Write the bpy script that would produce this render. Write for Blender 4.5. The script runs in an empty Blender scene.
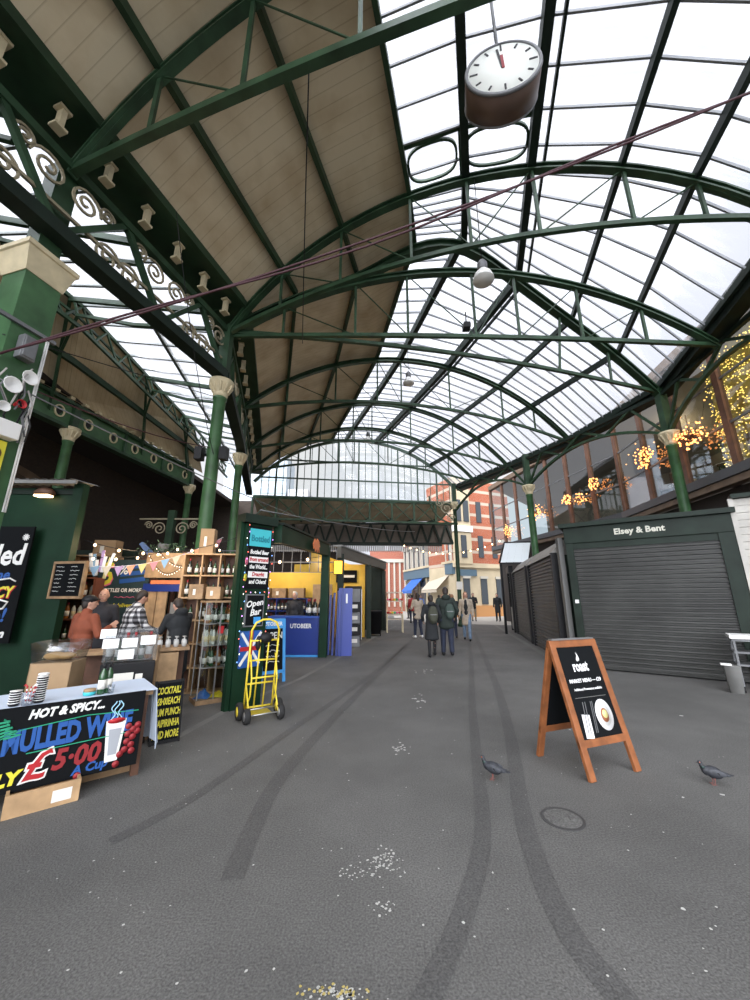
import bpy, bmesh, math, random
from mathutils import Vector, Matrix, noise
random.seed(7)
scene = bpy.context.scene
COL = scene.collection
PI = math.pi
V = Vector
# ------------------------------------------------------------------ helpers
def mat(name, col, rough=.6, metal=0., var=.0, vscale=3., bump=0., bscale=40., emis=None, es=0., spec=.5, alpha=None):
    m = bpy.data.materials.new(name); m.use_nodes = True
    nt = m.node_tree; b = nt.nodes['Principled BSDF']
    b.inputs['Base Color'].default_value = (*col, 1); b.inputs['Roughness'].default_value = rough
    b.inputs['Metallic'].default_value = metal; b.inputs['Specular IOR Level'].default_value = spec
    if emis: b.inputs['Emission Color'].default_value = (*emis, 1); b.inputs['Emission Strength'].default_value = es
    if alpha is not None: b.inputs['Alpha'].default_value = alpha
    if var or bump:
        tc = nt.nodes.new('ShaderNodeTexCoord')
        if var:
            n = nt.nodes.new('ShaderNodeTexNoise'); n.inputs['Scale'].default_value = vscale; n.inputs['Detail'].default_value = 6
            nt.links.new(tc.outputs['Object'], n.inputs['Vector'])
            r = nt.nodes.new('ShaderNodeValToRGB')
            r.color_ramp.elements[0].position = .3; r.color_ramp.elements[1].position = .7
            r.color_ramp.elements[0].color = (*[max(0, c*(1-var)) for c in col], 1)
            r.color_ramp.elements[1].color = (*[min(1, c*(1+var)) for c in col], 1)
            nt.links.new(n.outputs['Fac'], r.inputs['Fac']); nt.links.new(r.outputs['Color'], b.inputs['Base Color'])
        if bump:
            n2 = nt.nodes.new('ShaderNodeTexNoise'); n2.inputs['Scale'].default_value = bscale
            nt.links.new(tc.outputs['Object'], n2.inputs['Vector'])
            bp = nt.nodes.new('ShaderNodeBump'); bp.inputs['Strength'].default_value = bump; bp.inputs['Distance'].default_value = .02
            nt.links.new(n2.outputs['Fac'], bp.inputs['Height']); nt.links.new(bp.outputs['Normal'], b.inputs['Normal'])
    return m

class MB:
    def __init__(s): s.v = []; s.f = []; s.mi = []; s.cur = 0; s.sm = []; s.smooth = False
    def add(s, vs, fs):
        o = len(s.v); s.v += [V(a) for a in vs]
        for f in fs: s.f.append([o+i for i in f]); s.mi.append(s.cur); s.sm.append(s.smooth)
        return s
    def box(s, c, d, rz=0, M=None):
        c = V(c); x, y, z = d[0]/2, d[1]/2, d[2]/2
        R = M if M is not None else Matrix.Rotation(rz, 3, 'Z')
        vs = [c + R @ V((a*x, b*y, e*z)) for a in (-1, 1) for b in (-1, 1) for e in (-1, 1)]
        return s.add(vs, [(0,1,3,2),(4,6,7,5),(0,4,5,1),(2,3,7,6),(0,2,6,4),(1,5,7,3)])
    def b2(s, lo, hi):
        return s.box([(lo[i]+hi[i])/2 for i in range(3)], [hi[i]-lo[i] for i in range(3)])
    def sweep(s, path, w, h, up=(0,0,1), closed=False):
        path = [V(p) for p in path]; n = len(path); up = V(up); o = []
        for i, p in enumerate(path):
            if closed: t = path[(i+1) % n]-path[i-1]
            else: t = path[min(i+1, n-1)]-path[max(i-1, 0)]
            t.normalize(); u = up
            if abs(t.dot(u)) > .97: u = V((1,0,0)) if abs(t.x) < .9 else V((0,1,0))
            a = t.cross(u).normalized(); b = a.cross(t).normalized()
            o += [p+a*w/2+b*h/2, p-a*w/2+b*h/2, p-a*w/2-b*h/2, p+a*w/2-b*h/2]
        fs = []
        for i in range(n if closed else n-1):
            j = (i+1) % n
            for k in range(4): fs.append((i*4+k, i*4+(k+1) % 4, j*4+(k+1) % 4, j*4+k))
        if not closed: fs += [(0,3,2,1), tuple((n-1)*4+k for k in range(4))]
        return s.add(o, fs)
    def beam(s, p, q, w, h, up=(0,0,1)): return s.sweep([p, q], w, h, up)
    def tube(s, path, r, n=8, closed=False, caps=True):
        path = [V(p) for p in path]; m = len(path)
        rs = r if isinstance(r, (list, tuple)) else [r]*m
        o = []; prev = None
        for i, p in enumerate(path):
            t = (path[(i+1) % m]-path[i-1]) if closed else (path[min(i+1, m-1)]-path[max(i-1, 0)])
            t.normalize()
            a = (prev - t*prev.dot(t)) if prev is not None else (V((0,0,1)).cross(t) if abs(t.z) < .95 else V((1,0,0)).cross(t))
            a.normalize(); prev = a; b = t.cross(a)
            o += [p + (a*math.cos(2*PI*k/n)+b*math.sin(2*PI*k/n))*rs[i] for k in range(n)]
        fs = []
        for i in range(m if closed else m-1):
            j = (i+1) % m
            fs += [(i*n+k, i*n+(k+1) % n, j*n+(k+1) % n, j*n+k) for k in range(n)]
        if not closed and caps: fs += [tuple(reversed(range(n))), tuple((m-1)*n+k for k in range(n))]
        sm = s.smooth; s.smooth = n >= 6; s.add(o, fs); s.smooth = sm
        return s
    def lathe(s, prof, c=(0,0,0), n=20, M=None):
        c = V(c); M = M or Matrix.Identity(3); o = []
        for r, z in prof: o += [c + M @ V((r*math.cos(2*PI*k/n), r*math.sin(2*PI*k/n), z)) for k in range(n)]
        m = len(prof); fs = [(i*n+k, i*n+(k+1) % n, (i+1)*n+(k+1) % n, (i+1)*n+k) for i in range(m-1) for k in range(n)]
        fs += [tuple(reversed(range(n))), tuple((m-1)*n+k for k in range(n))]
        sm = s.smooth; s.smooth = True; s.add(o, fs); s.smooth = sm
        return s
    def ell(s, c, r, M=None, nu=14, nv=9):
        c = V(c); M = M or Matrix.Identity(3); o = [c + M @ V((0,0,-r[2]))]
        for j in range(1, nv):
            a = -PI/2+PI*j/nv
            o += [c + M @ V((r[0]*math.cos(a)*math.cos(2*PI*k/nu), r[1]*math.cos(a)*math.sin(2*PI*k/nu), r[2]*math.sin(a))) for k in range(nu)]
        o.append(c + M @ V((0,0,r[2]))); L = len(o)-1; fs = []
        for k in range(nu):
            k2 = (k+1) % nu; fs.append((0, 1+k2, 1+k)); fs.append((L, L-nu+k, L-nu+k2))
            for j in range(nv-2): fs.append((1+j*nu+k, 1+j*nu+k2, 1+(j+1)*nu+k2, 1+(j+1)*nu+k))
        sm = s.smooth; s.smooth = True; s.add(o, fs); s.smooth = sm
        return s
    def prism(s, poly, t, M=None, c=(0,0,0)):
        """poly in local XZ, thickness t along local Y"""
        c = V(c); M = M or Matrix.Identity(3); n = len(poly)
        o = [c + M @ V((x, -t/2, z)) for x, z in poly] + [c + M @ V((x, t/2, z)) for x, z in poly]
        fs = [tuple(range(n)), tuple(reversed(range(n, 2*n)))] + [(i, i+n, (i+1) % n+n, (i+1) % n) for i in range(n)]
        return s.add(o, fs)
    def floorpoly(s, poly, z0, z1):
        n = len(poly); o = [V((x, y, z0)) for x, y in poly]+[V((x, y, z1)) for x, y in poly]
        return s.add(o, [tuple(reversed(range(n))), tuple(range(n, 2*n))]+[(i, (i+1) % n, (i+1) % n+n, i+n) for i in range(n)])
    def capsule(s, p, q, r0, r1, n=10):
        p = V(p); q = V(q); d = q-p; L = d.length
        if L < 1e-6: return s.ell(p, (r0,)*3)
        R = d.to_track_quat('Z', 'Y').to_matrix(); pr = []
        for k in range(5): a = -PI/2+PI/2*k/4; pr.append((max(.0004, r0*math.cos(a)), r0*math.sin(a)))
        for k in range(5): a = PI/2*k/4; pr.append((max(.0004, r1*math.cos(a)), L+r1*math.sin(a)))
        return s.lathe(pr, p, n, R)
    def data(s, name, mats):
        me = bpy.data.meshes.new(name); me.from_pydata([tuple(a) for a in s.v], [], s.f)
        if not isinstance(mats, (list, tuple)): mats = [mats]
        for m in mats: me.materials.append(m)
        me.polygons.foreach_set('material_index', s.mi); me.polygons.foreach_set('use_smooth', s.sm)
        me.update()
        bm = bmesh.new(); bm.from_mesh(me); bmesh.ops.recalc_face_normals(bm, faces=bm.faces); bm.to_mesh(me); bm.free()
        return me
    def build(s, name, mats, parent=None, loc=None, rz=0, label=None, bevel=0):
        o = bpy.data.objects.new(name, s.data(name, mats)); COL.objects.link(o)
        if parent: o.parent = parent
        if loc is not None: o.location = loc
        if rz: o.rotation_euler.z = rz
        if label: o['label'] = label
        if bevel:
            b = o.modifiers.new('bevel', 'BEVEL'); b.width = bevel; b.segments = 2; b.limit_method = 'ANGLE'
        return o
def tag(o, label, cat, group=None, kind=None):
    if label: o['label'] = label
    if cat: o['category'] = cat
    if group: o['group'] = group
    if kind: o['kind'] = kind
    return o
def thing(name, label, cat, loc=(0,0,0), rz=0, group=None):
    o = bpy.data.objects.new(name, None); COL.objects.link(o); o.empty_display_size = .1
    o.location = loc; o.rotation_euler = (0,0,rz)
    return tag(o, label, cat, group)
def struct(name, mb, m):
    o = mb.build(name, m); o['kind'] = 'structure'; return o
def copy_tree(o, parent=None):
    c = o.copy(); COL.objects.link(c); c.parent = parent
    for ch in list(o.children): copy_tree(ch, c)
    return c
def dup(root, loc, rz=None, label=None, group=None):
    c = copy_tree(root); c.location = loc
    if rz is not None: c.rotation_euler = (0,0,rz)
    if label: c['label'] = label
    if group: c['group'] = group
    return c
def text(name, s, size, m, parent, x, z, y=-.012, align='LEFT', ext=.0015, bold=0., shear=0., sx=1., rot=0., label=None, sp=1.):
    """lettering standing in the parent's XZ plane, read from -Y"""
    cu = bpy.data.curves.new('t', 'FONT'); cu.body = s; cu.size = size; cu.extrude = ext; cu.offset = bold
    cu.align_x = align; cu.shear = shear; cu.resolution_u = 2; cu.space_character = sp
    t = bpy.data.objects.new('t', cu); COL.objects.link(t)
    dg = bpy.context.evaluated_depsgraph_get(); me = bpy.data.meshes.new_from_object(t.evaluated_get(dg))
    bpy.data.objects.remove(t); me.materials.clear(); me.materials.append(m)
    me.transform(Matrix.Rotation(PI/2, 4, 'X') @ Matrix.Rotation(rot, 4, 'Z') @ Matrix.Diagonal((sx, 1, 1, 1)))
    o = bpy.data.objects.new(name, me); COL.objects.link(o); o.parent = parent; o.location = (x, y, z)
    if label: o['label'] = label
    return o
def remesh(mb, voxel, smooth=6):
    me = mb.data('tmp', [])
    o = bpy.data.objects.new('tmp', me); COL.objects.link(o)
    r = o.modifiers.new('r', 'REMESH'); r.mode = 'VOXEL'; r.voxel_size = voxel; r.use_smooth_shade = True
    if smooth:
        sm = o.modifiers.new('s', 'SMOOTH'); sm.iterations = smooth; sm.factor = .5
    dg = bpy.context.evaluated_depsgraph_get(); out = bpy.data.meshes.new_from_object(o.evaluated_get(dg))
    bpy.data.objects.remove(o); return out
def mobj(name, me, m, parent=None, label=None):
    me.materials.clear(); me.materials.append(m)
    o = bpy.data.objects.new(name, me); COL.objects.link(o)
    if parent: o.parent = parent
    if label: o['label'] = label
    return o
# ------------------------------------------------------------------ camera
F = 372.; TH = math.atan(.262); H = 1.55
cam_d = bpy.data.cameras.new('camera'); cam = bpy.data.objects.new('camera', cam_d); COL.objects.link(cam)
cam.location = (0, 0, H); cam.rotation_euler = (PI/2+TH, 0, 0)
cam_d.sensor_fit = 'VERTICAL'; cam_d.sensor_height = 24; cam_d.lens = F/1000*24; cam_d.clip_end = 400
scene.camera = cam
# ------------------------------------------------------------------ materials
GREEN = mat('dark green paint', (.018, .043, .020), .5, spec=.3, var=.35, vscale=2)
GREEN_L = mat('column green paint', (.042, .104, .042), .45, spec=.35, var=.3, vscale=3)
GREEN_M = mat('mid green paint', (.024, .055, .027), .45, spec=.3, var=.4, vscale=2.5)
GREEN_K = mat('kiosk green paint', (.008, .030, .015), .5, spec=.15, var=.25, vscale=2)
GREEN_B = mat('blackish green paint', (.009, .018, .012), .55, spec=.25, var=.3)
CREAM = mat('cream paint', (.55, .47, .30), .5, var=.12, vscale=6)
BLACK = mat('black paint', (.010, .010, .011), .5, spec=.25)
BLACKM = mat('matt black board', (.005, .006, .007), .75, spec=.12)
WHITE = mat('white paint', (.8, .8, .78), .5)
CHALK = mat('chalk white', (.75, .75, .72), .8)
WOOD = mat('orange stained wood', (.24, .083, .028), .45, var=.3, vscale=9)
CRATE = mat('pine crate wood', (.42, .27, .14), .65, var=.25, vscale=7)
CRATE_D = mat('old crate wood', (.30, .19, .10), .7, var=.35, vscale=7)
CARD = mat('brown cardboard', (.33, .22, .12), .8, var=.12, vscale=5)
DARKWOOD = mat('dark brown wood', (.10, .045, .025), .6, var=.3, vscale=6)
RESTWOOD = mat('restaurant mullion wood', (.13, .06, .035), .5, var=.25, vscale=4)
BLUE = mat('royal blue paint', (.012, .035, .22), .35)
LBLUE = mat('sky blue paint', (.05, .30, .68), .4)
YEL = mat('yellow paint', (.72, .55, .04), .4, var=.1, vscale=20)
YEL_W = mat('yellow stall wall', (.75, .48, .05), .6, var=.08)
RUB = mat('black rubber', (.015, .015, .015), .8)
STEEL = mat('brushed steel', (.5, .5, .5), .35, .9)
GREYM = mat('grey metal', (.16, .165, .17), .5, .3, var=.2)
GLASSD = mat('dark bottle glass', (.012, .018, .012), .08, spec=.8)
GLASSG = mat('green bottle glass', (.02, .07, .025), .08, spec=.8)
LABELM = mat('paper label', (.72, .70, .64), .7)
RED = mat('red paint', (.42, .015, .02), .5)
REDD = mat('dark red paint', (.26, .015, .02), .6)
PBLUE = mat('sign blue paint', (.014, .085, .32), .55)
PGREEN = mat('sign green paint', (.02, .30, .16), .55)
PYEL = mat('sign yellow paint', (.66, .60, .04), .55)
PTURQ = mat('sign turquoise', (.05, .45, .50), .5)
ORANGE = mat('orange paint', (.75, .22, .08), .5)
PINK = mat('pink', (.7, .15, .25), .6)
CLOTHW = mat('pale blue tablecloth', (.55, .63, .75), .8, bump=.1)
BULB = mat('warm bulb', (1, .6, .2), .5, emis=(1, .36, .10), es=2.6)
BULBW = mat('warm white bulb', (1, .85, .6), .5, emis=(1, .66, .34), es=5)
FAIRY = mat('fairy light', (1, .9, .8), .5, emis=(1, .85, .7), es=3)
SKIN = mat('skin', (.50, .28, .20), .55)
HAIR = mat('dark brown hair', (.02, .013, .01), .6)
EYE = mat('eye', (.05, .03, .02), .3)
LIP = mat('lips', (.4, .12, .1), .5)
STONE = mat('cream stone', (.48, .40, .27), .75, var=.12, vscale=1)
LEAD = mat('grey concrete', (.22, .22, .21), .85, var=.15, vscale=3, bump=.2)

def glass_mat(name, tint=(1,1,1), rough=.05, a=.75):
    m = bpy.data.materials.new(name); m.use_nodes = True; nt = m.node_tree; nt.nodes.clear()
    o = nt.nodes.new('ShaderNodeOutputMaterial'); mx = nt.nodes.new('ShaderNodeMixShader')
    t = nt.nodes.new('ShaderNodeBsdfTransparent'); t.inputs[0].default_value = (*tint, 1)
    g = nt.nodes.new('ShaderNodeBsdfGlossy'); g.inputs['Roughness'].default_value = rough
    mx.inputs[0].default_value = 1-a
    nt.links.new(t.outputs[0], mx.inputs[1]); nt.links.new(g.outputs[0], mx.inputs[2]); nt.links.new(mx.outputs[0], o.inputs[0])
    return m
CLEAR = glass_mat('clear glass', (.93, .96, .95), .03, .9)
SHOPGLASS = glass_mat('shop glass', (.62, .74, .78), .03, .8)
PLASTIC = glass_mat('clear plastic', (.9, .92, .94), .15, .86)
def roofglass(name, lo, hi):
    m = bpy.data.materials.new(name); m.use_nodes = True; nt = m.node_tree; nt.nodes.clear()
    N = nt.nodes.new; L = nt.links.new
    o = N('ShaderNodeOutputMaterial'); mx = N('ShaderNodeMixShader'); t = N('ShaderNodeBsdfTransparent'); t.inputs[0].default_value = (.95, .96, 1, 1)
    ad = N('ShaderNodeMixShader'); ad.inputs[0].default_value = .7
    d = N('ShaderNodeBsdfDiffuse'); d.inputs[0].default_value = (.55, .57, .6, 1); tr = N('ShaderNodeBsdfTranslucent'); tr.inputs[0].default_value = (.82, .84, .88, 1)
    L(d.outputs[0], ad.inputs[1]); L(tr.outputs[0], ad.inputs[2])
    uv = N('ShaderNodeUVMap'); mp = N('ShaderNodeMapping'); mp.inputs['Scale'].default_value = (5, .5, 1); L(uv.outputs[0], mp.inputs[0])
    n = N('ShaderNodeTexNoise'); n.inputs['Scale'].default_value = 1.6; n.inputs['Detail'].default_value = 7; n.inputs['Distortion'].default_value = .6; L(mp.outputs[0], n.inputs['Vector'])
    n2 = N('ShaderNodeTexNoise'); n2.inputs['Scale'].default_value = .45; L(uv.outputs[0], n2.inputs['Vector'])
    mu = N('ShaderNodeMath'); mu.operation = 'MULTIPLY'; L(n.outputs['Fac'], mu.inputs[0]); L(n2.outputs['Fac'], mu.inputs[1])
    r = N('ShaderNodeMapRange'); r.inputs[1].default_value = .17; r.inputs[2].default_value = .36; r.inputs[3].default_value = lo; r.inputs[4].default_value = hi
    L(mu.outputs[0], r.inputs[0]); L(r.outputs[0], mx.inputs[0]); L(t.outputs[0], mx.inputs[1]); L(ad.outputs[0], mx.inputs[2]); L(mx.outputs[0], o.inputs[0])
    return m
RGLASS = roofglass('weathered roof glass', .15, .8)
def boards_mat():
    m = mat('cream ceiling boards', (.47, .40, .30), .7); nt = m.node_tree; b = nt.nodes['Principled BSDF']; N = nt.nodes.new; L = nt.links.new
    uv = N('ShaderNodeUVMap'); sp = N('ShaderNodeSeparateXYZ'); L(uv.outputs[0], sp.inputs[0])
    w = N('ShaderNodeMath'); w.operation = 'FRACT'; ml = N('ShaderNodeMath'); ml.operation = 'MULTIPLY'; ml.inputs[1].default_value = 4.6; L(sp.outputs[0], ml.inputs[0]); L(ml.outputs[0], w.inputs[0])
    r = N('ShaderNodeValToRGB'); e = r.color_ramp.elements; e[0].position = 0; e[0].color = (.40, .33, .22, 1); e[1].position = .10; e[1].color = (.60, .51, .345, 1)
    L(w.outputs[0], r.inputs[0])
    n = N('ShaderNodeTexNoise'); n.inputs['Scale'].default_value = 1.1; n.inputs['Detail'].default_value = 5; L(uv.outputs[0], n.inputs['Vector'])
    r2 = N('ShaderNodeValToRGB'); r2.color_ramp.elements[0].position = .3; r2.color_ramp.elements[0].color = (.72, .66, .6, 1); r2.color_ramp.elements[1].position = .6; r2.color_ramp.elements[1].color = (1, 1, 1, 1)
    L(n.outputs[0], r2.inputs[0])
    mx = N('ShaderNodeMixRGB'); mx.blend_type = 'MULTIPLY'; mx.inputs[0].default_value = 1; L(r.outputs[0], mx.inputs[1]); L(r2.outputs[0], mx.inputs[2]); L(mx.outputs[0], b.inputs['Base Color'])
    return m
BOARDS = boards_mat()
def tarmac_mat(name, c0, c1, rough=.75):
    m = mat(name, c0, rough, spec=.35); nt = m.node_tree; b = nt.nodes['Principled BSDF']; N = nt.nodes.new; L = nt.links.new
    tc = N('ShaderNodeTexCoord')
    n1 = N('ShaderNodeTexNoise'); n1.inputs['Scale'].default_value = .55; n1.inputs['Detail'].default_value = 8; n1.inputs['Roughness'].default_value = .65; L(tc.outputs['Object'], n1.inputs['Vector'])
    r = N('ShaderNodeValToRGB'); r.color_ramp.elements[0].position = .35; r.color_ramp.elements[1].position = .66
    r.color_ramp.elements[0].color = (*c0, 1); r.color_ramp.elements[1].color = (*c1, 1); L(n1.outputs['Fac'], r.inputs[0])
    n2 = N('ShaderNodeTexNoise'); n2.inputs['Scale'].default_value = 90; n2.inputs['Detail'].default_value = 3; L(tc.outputs['Object'], n2.inputs['Vector'])
    r2 = N('ShaderNodeValToRGB'); r2.color_ramp.elements[0].position = .3; r2.color_ramp.elements[0].color = (.6, .6, .6, 1); r2.color_ramp.elements[1].position = .75; r2.color_ramp.elements[1].color = (1.4, 1.4, 1.4, 1); L(n2.outputs[0], r2.inputs[0])
    mx = N('ShaderNodeMixRGB'); mx.blend_type = 'MULTIPLY'; mx.inputs[0].default_value = 1; L(r.outputs[0], mx.inputs[1]); L(r2.outputs[0], mx.inputs[2])
    v = N('ShaderNodeTexNoise'); v.inputs['Scale'].default_value = 22; v.inputs['Detail'].default_value = 2; L(tc.outputs['Object'], v.inputs['Vector'])
    r3 = N('ShaderNodeValToRGB'); r3.color_ramp.elements[0].position = .76; r3.color_ramp.elements[0].color = (0, 0, 0, 1); r3.color_ramp.elements[1].position = .79; r3.color_ramp.elements[1].color = (.6, .6, .6, 1); L(v.outputs[0], r3.inputs[0])
    m2 = N('ShaderNodeMixRGB'); L(r3.outputs[0], m2.inputs[0]); L(mx.outputs[0], m2.inputs[1]); m2.inputs[2].default_value = (.28, .28, .26, 1); L(m2.outputs[0], b.inputs['Base Color'])
    bp = N('ShaderNodeBump'); bp.inputs['Strength'].default_value = .35; bp.inputs['Distance'].default_value = .01; L(n2.outputs[0], bp.inputs['Height']); L(bp.outputs[0], b.inputs['Normal'])
    return m
TARMAC = tarmac_mat('tarmac', (.092, .091, .087), (.138, .136, .130))
TRACK = tarmac_mat('tyre marked tarmac', (.074, .073, .071), (.100, .099, .096), .7)
def brick_mat(name, c1, c2, mort, sc, band=None):
    m = mat(name, c1, .85); nt = m.node_tree; b = nt.nodes['Principled BSDF']; N = nt.nodes.new; L = nt.links.new
    uv = N('ShaderNodeTexCoord'); sp = N('ShaderNodeSeparateXYZ'); L(uv.outputs['Object'], sp.inputs[0])
    ad = N('ShaderNodeMath'); ad.operation = 'ADD'; L(sp.outputs[0], ad.inputs[0]); L(sp.outputs[1], ad.inputs[1])
    cb = N('ShaderNodeCombineXYZ'); L(ad.outputs[0], cb.inputs[0]); L(sp.outputs[2], cb.inputs[1])
    t = N('ShaderNodeTexBrick'); t.inputs['Scale'].default_value = sc; t.inputs['Color1'].default_value = (*c1, 1); t.inputs['Color2'].default_value = (*c2, 1); t.inputs['Mortar'].default_value = (*mort, 1); t.inputs['Mortar Size'].default_value = .012
    L(cb.outputs[0], t.inputs['Vector'])
    out = t.outputs[0]
    if band:
        ml = N('ShaderNodeMath'); ml.operation = 'MULTIPLY'; ml.inputs[1].default_value = 1/band; L(sp.outputs[2], ml.inputs[0])
        fr = N('ShaderNodeMath'); fr.operation = 'FRACT'; L(ml.outputs[0], fr.inputs[0])
        gt = N('ShaderNodeMath'); gt.operation = 'GREATER_THAN'; gt.inputs[1].default_value = .76; L(fr.outputs[0], gt.inputs[0])
        mx = N('ShaderNodeMixRGB'); L(gt.outputs[0], mx.inputs[0]); L(out, mx.inputs[1]); mx.inputs[2].default_value = (.46, .37, .29, 1); out = mx.outputs[0]
    L(out, b.inputs['Base Color']); return m
BRICK = brick_mat('orange red brick', (.35, .085, .03), (.28, .065, .025), (.4, .3, .25), 4, 1.1)
BRICKP = brick_mat('plain red brick', (.30, .085, .045), (.26, .07, .04), (.4, .3, .25), 4)
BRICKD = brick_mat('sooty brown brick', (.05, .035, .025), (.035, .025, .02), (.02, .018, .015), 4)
# ------------------------------------------------------------------ world and colour
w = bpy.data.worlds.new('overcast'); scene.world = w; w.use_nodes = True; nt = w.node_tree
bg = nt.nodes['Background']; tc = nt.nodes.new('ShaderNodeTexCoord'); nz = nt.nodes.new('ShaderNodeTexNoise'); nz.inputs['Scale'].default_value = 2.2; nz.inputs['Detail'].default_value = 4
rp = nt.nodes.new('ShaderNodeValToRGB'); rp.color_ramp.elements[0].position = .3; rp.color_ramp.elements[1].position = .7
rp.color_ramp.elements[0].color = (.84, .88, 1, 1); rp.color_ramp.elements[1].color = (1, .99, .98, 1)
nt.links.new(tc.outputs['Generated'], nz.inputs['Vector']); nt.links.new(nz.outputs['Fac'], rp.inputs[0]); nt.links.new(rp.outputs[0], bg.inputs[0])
# overcast sky; unseen bright zone added behind the viewer to light the hall
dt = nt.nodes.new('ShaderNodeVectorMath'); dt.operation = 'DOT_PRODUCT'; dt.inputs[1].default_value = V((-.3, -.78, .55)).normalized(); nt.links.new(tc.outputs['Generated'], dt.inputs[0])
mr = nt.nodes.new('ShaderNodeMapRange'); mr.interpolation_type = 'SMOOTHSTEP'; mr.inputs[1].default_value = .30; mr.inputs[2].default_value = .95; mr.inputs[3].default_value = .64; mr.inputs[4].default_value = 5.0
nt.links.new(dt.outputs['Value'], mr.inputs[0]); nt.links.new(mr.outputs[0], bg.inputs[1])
vs = scene.view_settings; vs.view_transform = 'Standard'; vs.look = 'None'; vs.exposure = 0.62; vs.gamma = 1; vs.use_curve_mapping = False
CABW = mat('pale cable', (.4, .38, .36), .6)
# ------------------------------------------------------------------ the hall roof
ZS = 8.225
def hp(x, y, z=ZS): return V((x, y, z))
aA = math.radians(15); dA = V((math.sin(aA), math.cos(aA), 0)); pA = V((math.cos(aA), -math.sin(aA), 0))
L0 = hp(-4.79, 4.38); L1 = hp(-3.76, 8.10); L2 = hp(-4.71, 11.97); L3 = hp(-5.66, 15.66); L4 = hp(-6.6, 18.8); L5 = hp(-7.1, 20.9)
R2 = hp(8.63, 15.1); R3 = hp(7.09, 18.44); R4 = hp(5.95, 20.9); R5 = hp(5.1, 22.6); RD = hp(9.48, 11.04)
WA = 11.55; R1 = L1+pA*WA; R0 = L0+pA*WA
stepA = L1-L0
LM1 = L0-stepA; RM1 = R0-stepA; LM2 = L0-stepA*2; RM2 = R0-stepA*2; LM3 = L0-stepA*3; RM3 = R0-stepA*3
def arch(Lp, Rp, fr, rise=2.95):
    c = (Rp-Lp).length; R = (c*c/4+rise*rise)/(2*rise); s = fr*c-c/2
    return Lp.lerp(Rp, fr)+V((0, 0, math.sqrt(max(0, R*R-s*s))-(R-rise)))
fA = [.042, .125, .262, .412, .528, .65, .797, .897, 1.0]; fB = [.035, .11, .24, .36, .432, .585, .76, .87, 1.0]
def rowA(l, r): return [arch(l, r, f) for f in fA]
def rowB(l, r): return [arch(l, r, f) for f in fB]
K = [L1+V((.5, .12, .55)), V((-2.17, 8.45, 9.66)), V((-.50, 8.79, 10.6)), V((1.1, 8.11, 11.1)), V((2.47, 8.14, 11.28)), V((4.43, 9.41, 11.13)), V((6.52, 10.38, 10.5)), V((8.09, 10.73, 9.46)), RD.copy()]
rows = [rowA(LM3, RM3), rowA(LM2, RM2), rowA(LM1, RM1), rowA(L0, R0), rowA(L1, R1), K, rowB(L2, R2), rowB(L3, R3), rowB(L4, R4), rowB(L5, R5)]
def skin(name, c0, c1, m, dz=.1, kind='structure'):
    vs, fs, uvs = [], [], []; u0 = 0
    for a, b in zip(rows[:-1], rows[1:]):
        du = (a[4]-b[4]).length; vv = 0
        for i in range(c0, c1):
            q = [a[i], a[i+1], b[i+1], b[i]]; dv = (a[i+1]-a[i]).length; o = len(vs)
            vs += [p+V((0, 0, dz)) for p in q]; fs.append((o, o+1, o+2, o+3)); uvs += [(u0, vv), (u0, vv+dv), (u0+du, vv+dv), (u0+du, vv)]; vv += dv
        u0 += du
    me = bpy.data.meshes.new(name); me.from_pydata([tuple(v) for v in vs], [], fs); uv = me.uv_layers.new(name='UVMap')
    for i, q in enumerate(uvs): uv.data[i].uv = q
    me.materials.append(m); o = bpy.data.objects.new(name, me); COL.objects.link(o); o['kind'] = kind; return o
ceil = skin('ceiling', 0, 3, BOARDS)
sol = ceil.modifiers.new('s', 'SOLIDIFY'); sol.thickness = .04; sol.offset = 1
rg = skin('window_1', 3, 8, RGLASS, .12)
bars = MB()
for a, b in zip(rows[:-1], rows[1:]):
    n = max(2, round((a[5]-b[5]).length/(.70 if a[4].y < 5 else .46)))
    for k in range(n):
        t = (k+.5)/n; pts = [a[i].lerp(b[i], t)+V((0, 0, .07)) for i in range(3, 9)]
        bars.sweep(pts, .034, .06)
bars.build('window_frame', mat('glazing bar paint', (.20, .21, .22), .5), rg)
# purlins: each one continuous beam
PUR = ['lowest', 'second', 'edge', 'ridge', 'first past the ridge', 'second past the ridge', 'last before the right gutter']
lab = ['green roof purlin under the cream boards nearest the left gutter', 'green roof purlin halfway up the cream boards', 'dark green beam where cream boards meet roof glass',
       'heavy green ridge beam running under the roof glass', 'dark twin beam in the roof glass just right of ridge', 'dark roof purlin under glass, second right of the ridge', 'dark roof purlin under glass nearest the right gutter']
for i in range(1, 8):
    o = MB(); w_, h_ = (.10, .20) if i in (1, 2, 3, 6, 7) else (.17, .30)
    o.sweep([r[i]-V((0, 0, .02)) for r in rows], w_, h_)
    if i == 5: o.sweep([r[i]+V((.28, 0, -.06)) for r in rows], .05, .12)
    tag(o.build('purlin', GREEN if i < 4 else GREEN_B), lab[i-1], 'beam', 'roof purlins')
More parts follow.
